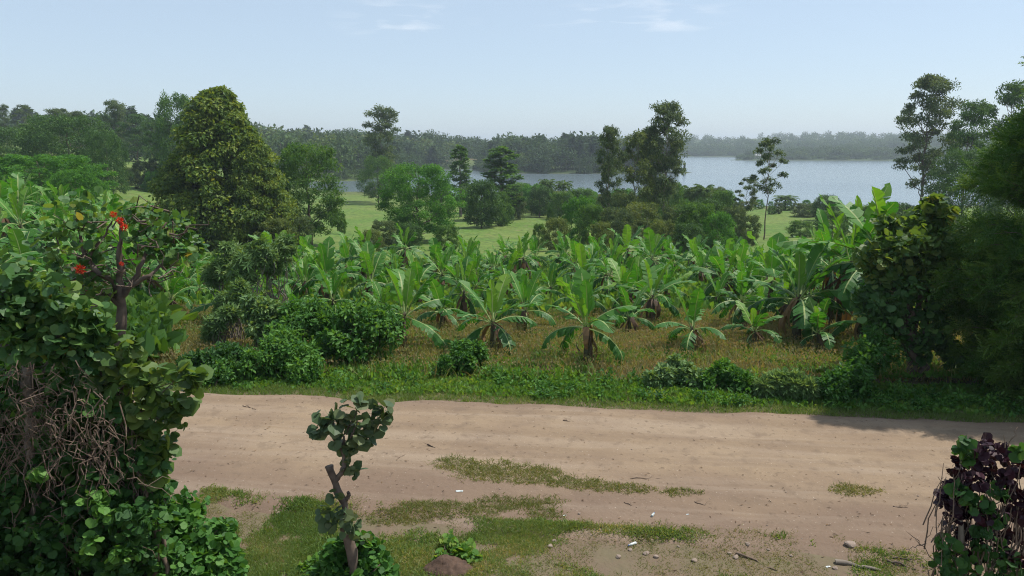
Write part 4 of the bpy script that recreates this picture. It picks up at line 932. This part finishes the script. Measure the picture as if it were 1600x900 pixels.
def left_coral_mass():
    rng = np.random.default_rng(161); Y = 8.6; r, b = rooted('coral_tree', 40, Y, 'large glossy heart-leaved tree at the left edge with gnarled branches over the hedge', 'tree')
    A = lambda u, v, dy=0: at(u, v, Y + dy) - b; tm = MB()
    for pts, r0, r1 in (([A(50, 900, .3), A(55, 760, .2), A(45, 650), A(42, 560)], .075, .055), ([A(42, 560), A(20, 545), A(-30, 535)], .06, .05), ([A(42, 565), A(10, 558), A(-40, 556)], .05, .04), ([A(42, 560), A(30, 530), A(10, 490), A(5, 440)], .05, .02),
                        ([A(45, 560), A(75, 535), A(110, 510), A(135, 480, .2)], .05, .02), ([A(35, 560), A(20, 520), A(12, 470)], .035, .015), ([A(60, 600), A(80, 560), A(100, 540)], .04, .02)):
        Pn = np.array(pts); t = np.linspace(0, 1, len(Pn)); tt = np.linspace(0, 1, 12); Q = np.stack([np.interp(tt, t, Pn[:, i]) for i in range(3)], 1) + rng.normal(size=(12, 3)) * .012
        tm.add(*tube(Q, np.linspace(r0, r1, 12) * (1 + .15 * rng.normal(size=12)), 8))
    tm.obj('trunk', M['bark_pale'], r, True)
    lm = MB(); cs = [(20, 440, Y, .28), (60, 460, Y, .28), (100, 480, Y, .26), (20, 490, Y, .28), (60, 505, Y, .28), (100, 520, Y, .26), (140, 500, Y, .2), (130, 540, Y, .2), (30, 525, Y - .1, .22), (85, 540, Y, .18), (0, 470, Y, .3), (-30, 500, Y, .3), (150, 520, Y + .2, .16)]
    C, R = px_cluster(cs, 16, rng, .3); blob_leaves(lm, C - b, R, 8, .115, rng, HEART, .25, .9, rv=(0, 1)); lm.obj('foliage', M['heart'], r)
    # tangle of dry twigs hanging under the boughs
    dm = MB()
    for _ in range(230):
        u = rng.uniform(15, 130) if rng.random() < .75 else rng.uniform(-20, 60); v = rng.uniform(560, 700)
        a = A(u, v, rng.uniform(-.45, .15)); e = a + np.array([rng.normal() * .16, rng.normal() * .12, -rng.uniform(.0, .45)]); q = wander(a, e, 6, .10, rng); dm.add(*tube(q, np.linspace(1, .4, 6) * rng.choice([.002, .003, .004, .008]), 3), rnd=rng.random())
    for _ in range(80):
        u = rng.uniform(0, 190); v = rng.uniform(600, 730); a = A(u, v, rng.uniform(-.5, .1)); e = a + np.array([rng.normal() * .25, 0, -rng.uniform(.3, .9)]); dm.add(*tube(wander(a, e, 8, .06, rng), np.linspace(.008, .003, 8), 4))
    dm.obj('dry_twigs', M['twig'], r)
left_coral_mass()

def hedge():
    rng = np.random.default_rng(162); Y = 8.9; r, b = rooted('hedge', 60, Y, 'dark shaded creeper hedge filling the lower left corner', 'hedge')
    cs = []
    for u in range(-60, 250, 26):
        for v in range(575, 1010, 30):
            lim = 250 - max(0, 700 - v) * .9
            if u > lim: continue
            cs.append((u + rng.normal() * 6, v + rng.normal() * 8, Y + rng.uniform(-.35, .35) - (0.25 if v > 760 else 0), .17))
    C, R = px_cluster(cs, 5, rng, .8); C[:, 2] = np.maximum(C[:, 2], .05)
    lm = MB(); blob_leaves(lm, C - b, R, 18, .085, rng, HEART, .35, .9, rv=(0, 1), up=.3)
    # leaves of the inner body, so that the hedge has depth towards the road
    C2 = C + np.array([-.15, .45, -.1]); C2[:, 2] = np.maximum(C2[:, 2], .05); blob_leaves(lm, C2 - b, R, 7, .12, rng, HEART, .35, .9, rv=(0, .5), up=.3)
    lm.obj('foliage', M['ivy_dark'], r)
    sm = MB()
    for _ in range(150):
        u = rng.uniform(-30, 235); v = rng.uniform(640, 860); a = at(u, v, Y + rng.uniform(-.2, .4)) - b; e = np.array([a[0] + rng.normal() * .2, a[1] + rng.normal() * .1, max(0, a[2] - rng.uniform(.6, 1.8))]); sm.add(*tube(wander(a, e, 7, .04, rng), np.linspace(.006, .012, 7), 4))
    for _ in range(40):
        u = rng.uniform(0, 230); v = rng.uniform(650, 840); a = at(u, v, Y - .5) - b; e = a + np.array([rng.normal() * .3, -.05, rng.normal() * .15 - .1]); sm.add(*tube(wander(a, e, 7, .07, rng), np.linspace(.007, .003, 7), 4))
    sm.obj('stems', M['twig'], r, True)
    gm = MB(); C, R = px_cluster([(155, 780, Y - .65, .12), (160, 800, Y - .7, .1), (60, 740, Y - .6, .06), (185, 870, Y - .8, .12), (140, 845, Y - .8, .1), (200, 800, Y - .5, .1)], 8, rng, .5); blob_leaves(gm, C - b, R, 4, .09, rng, HEART, .3, .9, rv=(.5, 1)); gm.obj('pale_foliage', M['vine'], r)
hedge()
def round_shrub():
    rng = np.random.default_rng(163); Y = 8.8; r, b = rooted('round_leaved_shrub', 215, Y, 'shrub with big round glossy green leaves leaning over the road beside the left hedge', 'shrub')
    A = lambda u, v, dy=0: at(u, v, Y + dy) - b
    cs = [(150, 560, Y, .13), (175, 555, Y, .13), (200, 560, Y, .14), (220, 570, Y, .14), (150, 590, Y, .13), (180, 590, Y, .14), (215, 595, Y, .14), (240, 600, Y, .13), (165, 620, Y, .12), (200, 625, Y, .14), (235, 630, Y, .14), (262, 620, Y, .12), (285, 625, Y, .1), (210, 655, Y, .12), (245, 660, Y, .13), (275, 650, Y, .1), (230, 685, Y, .1), (260, 690, Y, .08), (245, 715, Y, .08), (215, 735, Y, .08), (240, 745, Y, .06), (280, 580, Y, .05), (300, 588, Y, .04), (150, 660, Y, .06), (140, 540, Y, .08), (205, 540, Y, .06)]
    C, R = px_cluster(cs, 7, rng, .7); lm = MB(); blob_leaves(lm, C - b, R, 4, .14, rng, HEART, .3, .9, rv=(0, .97), up=.9); lm.obj('foliage', M['round'], r)
    sm = MB()
    for (u, v, _, _) in cs:
        sm.add(*tube(wander(A(195 + rng.normal() * 8, 655), A(u, v), 7, .04, rng), np.linspace(.012, .004, 7), 5))
    for k in range(4): sm.add(*tube(wander((rng.normal() * .12, rng.normal() * .1, 0), A(195 + rng.normal() * 8, 655), 9, .02, rng), np.linspace(.035, .015, 9), 6))
    for _ in range(120):
        u = rng.uniform(120, 215); v = rng.uniform(640, 720); a = A(u, v, rng.uniform(-.2, .3)); sm.add(*tube(wander(a, a + np.array([rng.normal() * .15, rng.normal() * .1, -rng.uniform(.4, 1.2)]), 6, .05, rng), np.linspace(.006, .008, 6), 4))
    sm.obj('stems', M['twig'], r, True)
round_shrub()
shrub('creeper_mound', [(250, 815, 9.3, .28), (290, 800, 9.6, .25), (300, 840, 9.3, .3), (340, 860, 9.3, .25), (250, 860, 9.0, .3), (320, 890, 9.0, .28), (360, 885, 9.2, .2), (230, 800, 9.4, .22), (280, 890, 8.9, .3), (345, 825, 9.6, .14)], 'vine', HEART, 14, .085, 170, 'bright green creeper mound at the right foot of the dark hedge', 'bush', n_sub=30, rv=(.1, 1))

# ------------------------------------------------------------------ small pollarded tree in front of the road
def stump_tree():
    rng = np.random.default_rng(180); Y = 8.4; b = at(545, 880, Y); b = np.array([b[0], Y, 0.0]); r = empty('pollarded_tree', tuple(b)); tag(r, 'small pollarded tree with round leaves on a crooked stump before the road', 'tree')
    A = lambda u, v, dy=0: at(u, v, Y + dy) - b; tm = MB()
    def limb(pts, rr, n=9):
        Pn = np.array(pts); t = np.linspace(0, 1, len(Pn)); tt = np.linspace(0, 1, 16); Q = np.stack([np.interp(tt, t, Pn[:, i]) for i in range(3)], 1) + rng.normal(size=(16, 3)) * .006
        tm.add(*tube(Q, np.interp(tt, t, rr) * .8 * (1 + .16 * rng.normal(size=16)), n))
    limb([(0, 0, -.1), A(552, 870), A(538, 825), A(541, 795), A(527, 768), A(521, 745), A(514, 727)], [.085, .08, .062, .055, .05, .06, .055])
    limb([A(524, 752), A(535, 738), A(538, 722), A(534, 700), A(538, 680)], [.04, .038, .032, .026, .015])
    limb([A(534, 700), A(550, 680), A(560, 655)], [.02, .015, .01], 6); limb([A(534, 705), A(520, 685), A(520, 660)], [.018, .012, .008], 6); limb([A(538, 680), A(560, 640), A(566, 622)], [.012, .01, .005], 5)
    limb([A(535, 785), A(545, 775), A(544, 768)], [.04, .03, .02], 6)
    tm.obj('trunk', M['bark'], r, True)
    lm = MB(); cs = [(515, 650, .10), (535, 645, .11), (555, 650, .11), (575, 648, .11), (592, 645, .09), (520, 668, .10), (545, 668, .12), (570, 668, .11), (590, 662, .08), (530, 685, .08), (555, 688, .10), (575, 685, .07), (548, 700, .07), (565, 625, .05), (507, 660, .06), (598, 640, .05), (545, 730, .03), (553, 738, .03), (500, 672, .03)]
    C, R = px_cluster([(u, v, Y, q) for u, v, q in cs], 6, rng, .6); blob_leaves(lm, C - b, R, 2.4, .115, rng, HEART, .3, .9, rv=(0, 1), up=.6)
    cs = [(520, 775, .03), (512, 805, .08), (530, 815, .08), (545, 825, .08), (520, 795, .06), (555, 815, .06), (540, 800, .06), (560, 835, .07), (510, 820, .05)]
    C, R = px_cluster([(u, v, Y - .1, q) for u, v, q in cs], 5, rng, .6); blob_leaves(lm, C - b, R, 2.6, .10, rng, HEART, .4, .9, rv=(0, 1), up=.3)
    lm.obj('foliage', M['stump'], r)
stump_tree()
shrub('creeper_mound', [(550, 880, 8.6, .22), (580, 875, 8.7, .2), (520, 895, 8.5, .2), (600, 895, 8.6, .15), (570, 900, 8.4, .25), (550, 860, 8.7, .1), (500, 905, 8.5, .2), (540, 850, 8.6, .12), (565, 850, 8.7, .12), (525, 868, 8.5, .15)], 'vine', HEART, 10, .075, 181, 'green creeper mound round the foot of the pollarded tree', 'bush', n_sub=30, rv=(0, .9))
shrub('creeper_clump', [(705, 850, 10.3, .14), (725, 865, 10.1, .16), (740, 880, 10.0, .12), (690, 875, 10.0, .1)], 'weed', HEART, 6, .075, 182, 'small broad-leaved weed clump beside the dark earth mound', 'plant', n_sub=16)
shrub('weed_plant', [(490, 880, 9.8, .10), (478, 892, 9.7, .10)], 'weed', HEART, 6, .07, 183, 'weed clump left of the pollarded tree foot', 'plant', n_sub=12)
# purple-leaved shrub
def purple_shrub():
    rng = np.random.default_rng(190); Y = 8.3; r, b = rooted('purple_leaved_shrub', 1540, Y, 'dark purple-leaved shrub tangled with green creeper in the lower right corner', 'shrub')
    A = lambda u, v, dy=0: at(u, v, Y + dy) - b
    cs = [(u, v, Y + rng.uniform(-.2, .3), .09) for u, v in [(1515, 705), (1535, 700), (1555, 705), (1565, 715), (1530, 720), (1505, 725), (1545, 735), (1570, 745), (1590, 735), (1600, 715), (1520, 745), (1500, 750), (1490, 770), (1515, 770), (1545, 765), (1575, 775), (1600, 770), (1485, 800), (1510, 800), (1540, 800), (1570, 805), (1600, 800), (1500, 830), (1530, 830), (1565, 835), (1600, 830), (1620, 800), (1620, 750), (1540, 860), (1580, 870), (1610, 860), (1500, 865), (1480, 780)]]
    C, R = px_cluster(cs, 9, rng, .7); lm = MB(); blob_leaves(lm, C - b, R, 3, .1, rng, HEART, .3, .9, rv=(0, .9), up=.5); lm.obj('purple_leaves', M['purple'], r)
    cs = [(1510, 690, .04), (1503, 700, .04), (1510, 720, .05), (1500, 765, .06), (1520, 785, .07), (1540, 790, .07), (1560, 770, .06), (1555, 815, .06), (1535, 830, .05), (1530, 850, .08), (1560, 860, .1), (1580, 880, .12), (1540, 885, .12), (1500, 880, .12), (1480, 850, .1), (1480, 895, .1), (1520, 900, .12), (1600, 900, .12), (1560, 900, .12), (1470, 870, .05), (1590, 705, .05)]
    C, R = px_cluster([(u, v, Y - .15, q) for u, v, q in cs], 7, rng, .7); gm = MB(); blob_leaves(gm, C - b, R, 4, .085, rng, HEART, .4, .9, rv=(0, 1), up=.2); gm.obj('creeper_leaves', M['ivy_dark'], r)
    tm = MB(); Pn = np.array([(0, 0, -.1), A(1510, 885), A(1502, 850), A(1502, 820), A(1495, 795), A(1485, 775)]); t = np.linspace(0, 1, 6); tt = np.linspace(0, 1, 14); Q = np.stack([np.interp(tt, t, Pn[:, i]) for i in range(3)], 1); tm.add(*tube(Q, np.linspace(.05, .018, 14), 8)); tm.obj('trunk', M['bark_pale'], r, True)
    sm = MB()
    for _ in range(130):
        u = rng.uniform(1470, 1620); v = rng.uniform(720, 880); a = A(u, v, rng.uniform(-.2, .3)); e = np.array([a[0] + rng.normal() * .12, a[1], max(0, a[2] - rng.uniform(.3, 1.4))]); sm.add(*tube(wander(e, a, 6, .03, rng), np.linspace(.009, .004, 6), 4))
    for (u0, v0, u1, v1) in ((1470, 880, 1430, 845), (1440, 852, 1418, 830), (1440, 852, 1415, 858), (1440, 852, 1455, 835), (1575, 700, 1590, 668), (1570, 700, 1568, 680), (1490, 770, 1465, 745), (1485, 775, 1470, 760), (1590, 720, 1600, 690), (1500, 735, 1478, 730), (1480, 800, 1452, 835), (1468, 885, 1456, 840)):
        sm.add(*tube(wander(A(u0, v0), A(u1, v1), 6, .05, rng), np.linspace(.007, .003, 6), 4))
    sm.obj('twigs', M['twig'], r, True)
purple_shrub()

# ------------------------------------------------------------------ grass, weeds (too many to count)
def tufts(name, n, area, hgt, leafm, label, seed, T=BLADE, rv=(0, 1), keep=None, lean=.5, sx=1.6, per=5, spread=.06, cat='grass', zoff=-.01):
    """area(rng,n)->x,y ; keep(x,y)->bool"""
    rng = np.random.default_rng(seed); x, y = area(rng, n)
    if keep is not None: k = keep(x, y, rng); x = x[k]; y = y[k]
    x = np.repeat(x, per) + rng.normal(size=len(x) * per) * spread; y = np.repeat(y, per) + rng.normal(size=len(y) * per) * spread
    z = surf(x, y) + zoff; D = rng.normal(size=(len(x), 3)) * lean; D[:, 2] = 1
    N = rng.normal(size=(len(x), 3)); N[:, 2] *= .2
    h = hgt(x, y, rng) if callable(hgt) else hgt * rng.uniform(.5, 1.3, len(x))
    cl = fbm(x * 1.1, y * 1.1, seed + 7); rnd = np.clip(rv[0] + (rv[1] - rv[0]) * (cl * .9 - .15 + .5 * rng.random(len(x))), 0, 1)
    mb = MB(); scatter(mb, T, np.stack([x, y, z], 1), D, N, h, rnd, sx=sx); return tag(mb.obj(name, M[leafm]), label, cat, kind='stuff')
def fan(y0, y1, k=.80, p=1.0):
    def f(rng, n):
        y = y0 + (y1 - y0) * rng.random(n) ** p; return rng.uniform(-1, 1, n) * (k * y + 1), y
    return f
# verge beyond the road
def verge_far(w0, w1):
    def f(rng, n):
        x = rng.uniform(-16, 16, n); return x, road_far(x) + edge_f(x) + rng.uniform(w0, w1, n)
    return f
tufts('verge_grass', 26000, verge_far(-.15, 2.3), lambda x, y, r: (.05 + .10 * r.random(len(x))), 'grass', 'short bright green grass along the far edge of the road', 201, rv=(0, .75), per=6)
tufts('verge_weeds', 3200, verge_far(.35, 2.4), lambda x, y, r: (.06 + .10 * r.random(len(x))), 'weed', 'leafy weeds thick along the far verge', 202, T=OVAL, rv=(0, .9), per=7, spread=.09, lean=.9, sx=1.3, keep=lambda x, y, r: (x > -7.5) | (r.random(len(x)) < .35), zoff=.02, cat='weeds')
def mound_h(x, y, r): return .09 + .10 * r.random(len(x))
def leafy_mounds(name, spots, n, leafm, label, seed, size=.13, T=OVAL, rv=(0, 1)):
    rng = np.random.default_rng(seed); mb = MB(); C = []; R = []
    for i in range(n):
        x, y = spots(rng); h = rng.uniform(.05, .32); C.append((x, y, hz(x, y) + h * .5)); R.append(h)
    blob_leaves(mb, C, R, 70, size, rng, T, .1, .8, rv=rv); return tag(mb.obj(name, M[leafm]), label, 'weeds', kind='stuff')
def _vs(rng):
    while True:
        x = rng.uniform(-1.5, 15) if rng.random() < .8 else rng.uniform(-11, 0); y = road_far(x) + rng.uniform(.3, 2.2)
        if fbm(np.array([x * .8]), np.array([y * 1.2]), 99)[0] > .47: return x, y
leafy_mounds('verge_creeper', _vs, 210, 'vine', 'low creeper and leafy weeds heaped along the far verge', 203, size=.10, rv=(0, .95))
# dry field
tufts('dry_grass', 26000, fan(18.3, 31, .80, .8), lambda x, y, r: .18 + .42 * r.random(len(x)), 'dry', 'reddish brown dry grass between the front banana plants', 204, T=BLADE, per=4, spread=.10, lean=.45, sx=.9, keep=lambda x, y, r: (y > road_far(x) + 1.5) & (r.random(len(x)) < .35 + .8 * fbm(x * .5, y * .5, 77)), rv=(0, 1))
tufts('seed_grass', 14000, fan(18.6, 30, .80, .8), lambda x, y, r: .05 + .05 * r.random(len(x)), 'dry', 'pinkish seed heads over the dry grass', 205, T=CARD, per=4, spread=.12, lean=.8, sx=.8, zoff=.38, rv=(.3, 1), keep=lambda x, y, r: (y > road_far(x) + 2.0))
tufts('field_weeds', 16000, fan(18.3, 33, .80, .9), lambda x, y, r: .08 + .12 * r.random(len(x)), 'weed', 'green weeds growing through the dry grass', 206, T=OVAL, per=5, spread=.16, lean=.9, sx=1.2, zoff=.16, rv=(0, .8), keep=lambda x, y, r: (y > road_far(x) + 1.2) & (fbm(x * .6, y * .6, 79) > .50))
tufts('plantation_floor', 20000, fan(31, 62, .82), lambda x, y, r: .3 + .45 * r.random(len(x)), 'weed', 'green undergrowth beneath the banana rows', 207, T=OVAL, per=3, spread=.25, lean=.9, sx=1.2, zoff=.1, rv=(0, 1))
tufts('left_undergrowth', 9000, lambda rng, n: ((lambda y: (-.50 * y - rng.random(n) * .34 * y, y))(rng.uniform(20, 62, n))), lambda x, y, r: .3 + .6 * r.random(len(x)), 'broad', 'dense undergrowth between the banana plants of the left grove', 208, T=OVAL, per=5, spread=.3, lean=.9, sx=1.3, zoff=.3)
# near verge and patches in the road
def near_keep(x, y, r):
    e = road_near(x) + edge_n(x); m = fbm(x * .9, y * .9, 91)
    return (y < e + .2) & (r.random(len(x)) < np.clip((m - .36) * 6, 0, 1)) & (r.random(len(x)) < np.clip(1.15 - .17 * (x - .8) - .9 * (fbm(x * 1.4, y * 2.2, 92) - .5), .06, 1)) & (fbm(x * 3.1, y * 3.1, 94) > .36)
tufts('near_grass', 46000, lambda rng, n: (rng.uniform(-5.5, 6.5, n), rng.uniform(9.2, 12.2, n)), lambda x, y, r: .04 + .10 * r.random(len(x)) * fbm(x * 2, y * 2, 88), 'grass', 'bright short grass on the near verge', 210, rv=(0, 1), per=7, spread=.04, keep=near_keep, lean=.8, sx=3.2)
tufts('near_dry_grass', 16000, lambda rng, n: (rng.uniform(-5.5, 7.5, n), rng.uniform(9.2, 12.2, n)), .06, 'drygreen', 'yellowing worn grass and straw on the near verge', 211, rv=(0, 1), per=5, spread=.05, lean=1.3, sx=2.2, keep=lambda x, y, r: (y < road_near(x) + edge_n(x) + .35) & (fbm(x * 1.3, y * 1.3, 93) > .42))
def patch_keep(cs):
    pts = [(ground_px(u, v), a, b_) for u, v, a, b_ in cs]
    def f(x, y, r):
        k = np.zeros(len(x), bool); nz_ = (fbm(x * 2.2, y * 2.2, 95) - .5) * 1.5
        for p, a, b_ in pts: k |= (((x - p[0]) / a) ** 2 + ((y - p[1]) / b_) ** 2 + nz_ + r.random(len(x)) * .7) < 1.15
        return k
    return f
tufts('road_grass', 30000, lambda rng, n: (rng.uniform(-3.5, 8, n), rng.uniform(10, 14, n)), .075, 'drygreen', 'worn grass patches growing in the dirt road', 212, rv=(0, .8), per=6, spread=.03, lean=1.1, zoff=-.01, sx=2.4,
      keep=patch_keep([(710, 732, .5, .42), (760, 740, .75, .5), (820, 750, .75, .45), (880, 760, .7, .28), (940, 768, .55, .2), (990, 772, .38, .16), (1070, 778, .4, .14), (1335, 773, .5, .24), (800, 795, .9, .38), (700, 800, .9, .3), (850, 810, .5, .15), (620, 810, .6, .25), (900, 830, .4, .1), (1020, 845, .25, .12)]))
# fallen litter and straw on the road and verge
def litter():
    rng = np.random.default_rng(220); n = 1500; x = rng.uniform(-7, 9, n); y = rng.uniform(9.4, 17.2, n); e = road_near(x)
    k = (rng.random(n) < np.clip(1.4 - (y - e) / 4.0, .12, 1)) | ((road_far(x) - y) < .7); x = x[k]; y = y[k]; n = len(x)
    D = rng.normal(size=(n, 3)); D[:, 2] *= .08; N = rng.normal(size=(n, 3)) * .25; N[:, 2] = 1; mb = MB()
    scatter(mb, SLIM, np.stack([x, y, surf(x, y) + .012], 1), D, N, rng.uniform(.02, .09, n), rng.random(n)); tag(mb.obj('leaf_litter', M['dead']), 'dry leaf litter and straw scattered over the dirt', 'litter', kind='stuff')
litter()

# ------------------------------------------------------------------ stones, sticks, litter as things
def stone_mesh(seed, sx, sy, sz):
    import bmesh
    rng = np.random.default_rng(seed); bm = bmesh.new(); bmesh.ops.create_icosphere(bm, subdivisions=2, radius=1)
    pl = sph(9, rng)
    for v in bm.verts:
        c = np.array(v.co)
        for p in pl:
            d = c @ p
            if d > .68: c = c - p * (d - .68)
        v.co = Vector((c[0] * sx, c[1] * sy, c[2] * sz))
    me = bpy.data.meshes.new('stone'); bm.to_mesh(me); bm.free(); me.materials.append(M['stone']); return me
STN = [stone_mesh(i, 1, .7 + .05 * i, .45 + .04 * i) for i in range(4)]
stones = [(1328, 862, .11, 'pale squarish stone at the right of the near verge'), (966, 783 + 90, .06, 'flat stone beside the plastic bottle'), (1010, 868, .06, None), (1025, 872, .05, None), (1085, 878, .06, 'brown brick-like stone in the grass right of centre'),
          (1168, 855, .05, None), (1150, 872, .06, None), (1140, 866, .04, None), (860, 855, .06, None), (866, 848, .05, None), (435, 803, .05, 'pale pebble at the left end of the near verge'), (905, 810, .03, None), (926, 838, .025, None), (1305, 890, .05, None), (1235, 870, .04, None), (640, 830, .03, None), (1060, 855, .035, None), (985, 862, .045, None), (1200, 860, .03, None)]
for i, (u, v, s, lab) in enumerate(stones):
    p = ground_px(u, v); o = bpy.data.objects.new('stone', STN[i % 4]); COL.objects.link(o); o.location = (p[0], p[1], float(surf(p[0], p[1])) + s * .25); o.scale = (s, s, s); o.rotation_euler = (0, 0, i * 1.7)
    tag(o, lab or 'small brown stone lying loose on the near verge', 'stone', None if lab else 'small loose stones on the near verge')
R6 = random.Random(3)
for i in range(70):
    x = R6.uniform(-6, 9); y = R6.uniform(9.8, 16.4); s = R6.uniform(.008, .022)
    o = bpy.data.objects.new('pebble', STN[i % 4]); COL.objects.link(o); o.location = (x, y, float(surf(x, y)) + s * .25); o.scale = (s, s, s); o.rotation_euler = (0, 0, i)
    tag(o, 'tiny pebble on the dirt road', 'pebble', 'tiny pebbles on the dirt road')
def stick(u0, v0, u1, v1, r0, lab, mt='twig', lift=.045):
    a = ground_px(u0, v0); b = ground_px(u1, v1); a[2] = float(surf(a[0], a[1])) + r0 * .8 + (lift < .04) * -.02; b[2] = float(surf(b[0], b[1])) + r0 * .4; rng = np.random.default_rng(int(u0 * 7 + v0)); mb = MB()
    mb.add(*tube(wander((0, 0, 0), b - a, 7, .03, rng), np.linspace(r0, r0 * .45, 7), 6))
    if r0 < .02:
        m = (b - a) * .55; mb.add(*tube(wander(m, m + np.array([rng.normal() * .1, .08, .04]), 4, .05, rng), np.linspace(r0 * .5, r0 * .2, 4), 4))
    o = mb.obj('stick', M[mt], None, True); o.location = a; tag(o, lab, 'stick')
stick(1305, 880, 1375, 893, .045, 'thick weathered log half buried at the right of the near verge', 'bark_pale', .03)
stick(1385, 882, 1430, 895, .022, 'dark crooked branch beside the weathered log', 'bark')
stick(1393, 879, 1440, 884, .012, 'thin forked twig above the dark branch', 'bark')
stick(1150, 868, 1215, 893, .02, 'long grey stick slanting through the verge rubble')
stick(985, 756, 1035, 755, .008, 'thin straight twig lying on the road right of the grass patch')
stick(1085, 790, 1112, 802, .008, 'bundle-like forked twig right of centre on the road')
stick(975, 793, 995, 800, .009, 'short dark twig left of the plastic bottle')
stick(1395, 798, 1418, 800, .01, 'small forked twig near the purple-leaved shrub')
stick(1018, 836, 1070, 838, .009, 'twig lying over the verge grass right of centre')
stick(668, 702, 680, 706, .018, 'short dark scrap of wood on the road left of the grass patch', 'bark')
stick(880, 663, 890, 664, .012, 'dark splinter in the middle of the road')
stick(622, 722, 632, 718, .007, 'pale curved twig on the road right of the pollarded tree')
stick(380, 640, 400, 646, .012, 'dark scrap on the road at the left')
M['plastic'] = simple('clear_plastic', (.55, .58, .57), rough=.2, col2=(.35, .38, .36), scale=20, bump=0, spec=.6)
M['cap'] = simple('bottle_cap', (.05, .12, .4), rough=.4, bump=0)
def bottle(u, v, rz, lab, s=.62):
    p = ground_px(u, v); r = empty('plastic_bottle', (p[0], p[1], float(surf(p[0], p[1])) + .02), rz, s); tag(r, lab, 'bottle')
    mb = MB(); y = np.array([-.10, -.098, -.05, -.02, .02, .05, .075, .09, .10]); rr = np.array([.005, .032, .033, .029, .033, .031, .018, .012, .012]); mb.add(*tube(np.stack([0 * y, y, 0 * y], 1), rr, 12)); bb = mb.obj('bottle_body', M['plastic'], r, True)
    cb = MB(); cb.add(*tube([(0, .101, 0), (0, .118, 0)], [.015, .015], 10)); cb.obj('cap', M['cap'], bb)
bottle(1020, 813, -.5, 'crushed pale plastic bottle standing out on the brown dirt')
bottle(988, 853, 2.1, 'clear plastic bottle lying in the verge rubble', .7)
def scrap(u, v, s, lab, rz=0.3):
    p = ground_px(u, v); rng = np.random.default_rng(int(u)); n = 5; xs = np.linspace(-1, 1, n); X, Yg = np.meshgrid(xs, xs * .45); Z = rng.random(X.shape) * .22
    V = np.stack([X, Yg, Z], -1).reshape(-1, 3) * s * .7; i = (np.arange(n - 1)[:, None] * n + np.arange(n - 1)).ravel(); mb = MB(); mb.add(V, np.stack([i, i + 1, i + n + 1, i + n], 1))
    V2 = V.copy(); V2[:, 2] -= .004; mb.add(V2, np.stack([i, i + n, i + n + 1, i + 1], 1))
    o = mb.obj('plastic_wrapper', M['plastic']); o.location = (p[0], p[1], float(surf(p[0], p[1])) + .004); o.rotation_euler = (0, 0, rz); tag(o, lab, 'litter')
scrap(718, 776, .09, 'flat pale plastic wrapper below the road grass patch', 0)
scrap(1074, 811, .035, 'tiny white scrap right of the pale bottle')
scrap(882, 812, .04, 'small whitish scrap below the road grass patch')
scrap(1294, 886, .05, 'white scrap in front of the weathered log')
scrap(1005, 621 , .07, 'whitish scrap caught in the far verge weeds', 1)
# dark earth mound
def earth():
    p = ground_px(700, 890); mb = MB(); n = 28; xs = np.linspace(-1, 1, n); X, Yg = np.meshgrid(xs, xs); rr = np.hypot(X, Yg); Z = np.clip(1 - rr ** 2, 0, 1) * .28 * (.55 + .9 * fbm(X * 3 + 5, Yg * 3, 96)) - .01
    V = np.stack([X * .32 * (1 + .3 * fbm(Yg * 2, X * 0, 98)), Yg * .3, Z * .55 + .05 * fbm(X * 9, Yg * 9, 97) * (rr < .95) - .02], -1).reshape(-1, 3); i = (np.arange(n - 1)[:, None] * n + np.arange(n - 1)).ravel(); mb.add(V, np.stack([i, i + 1, i + n + 1, i + n], 1))
    o = mb.obj('earth_mound', simple('dark_earth', (.10, .06, .04), col2=(.05, .03, .02), scale=14, bump=1), smooth=True); o.location = p; tag(o, 'heap of dark turned earth on the near verge right of the pollarded tree', 'earth heap')
earth()
print('objects', len(bpy.data.objects), 'polys', sum(len(m.polygons) for m in bpy.data.meshes))
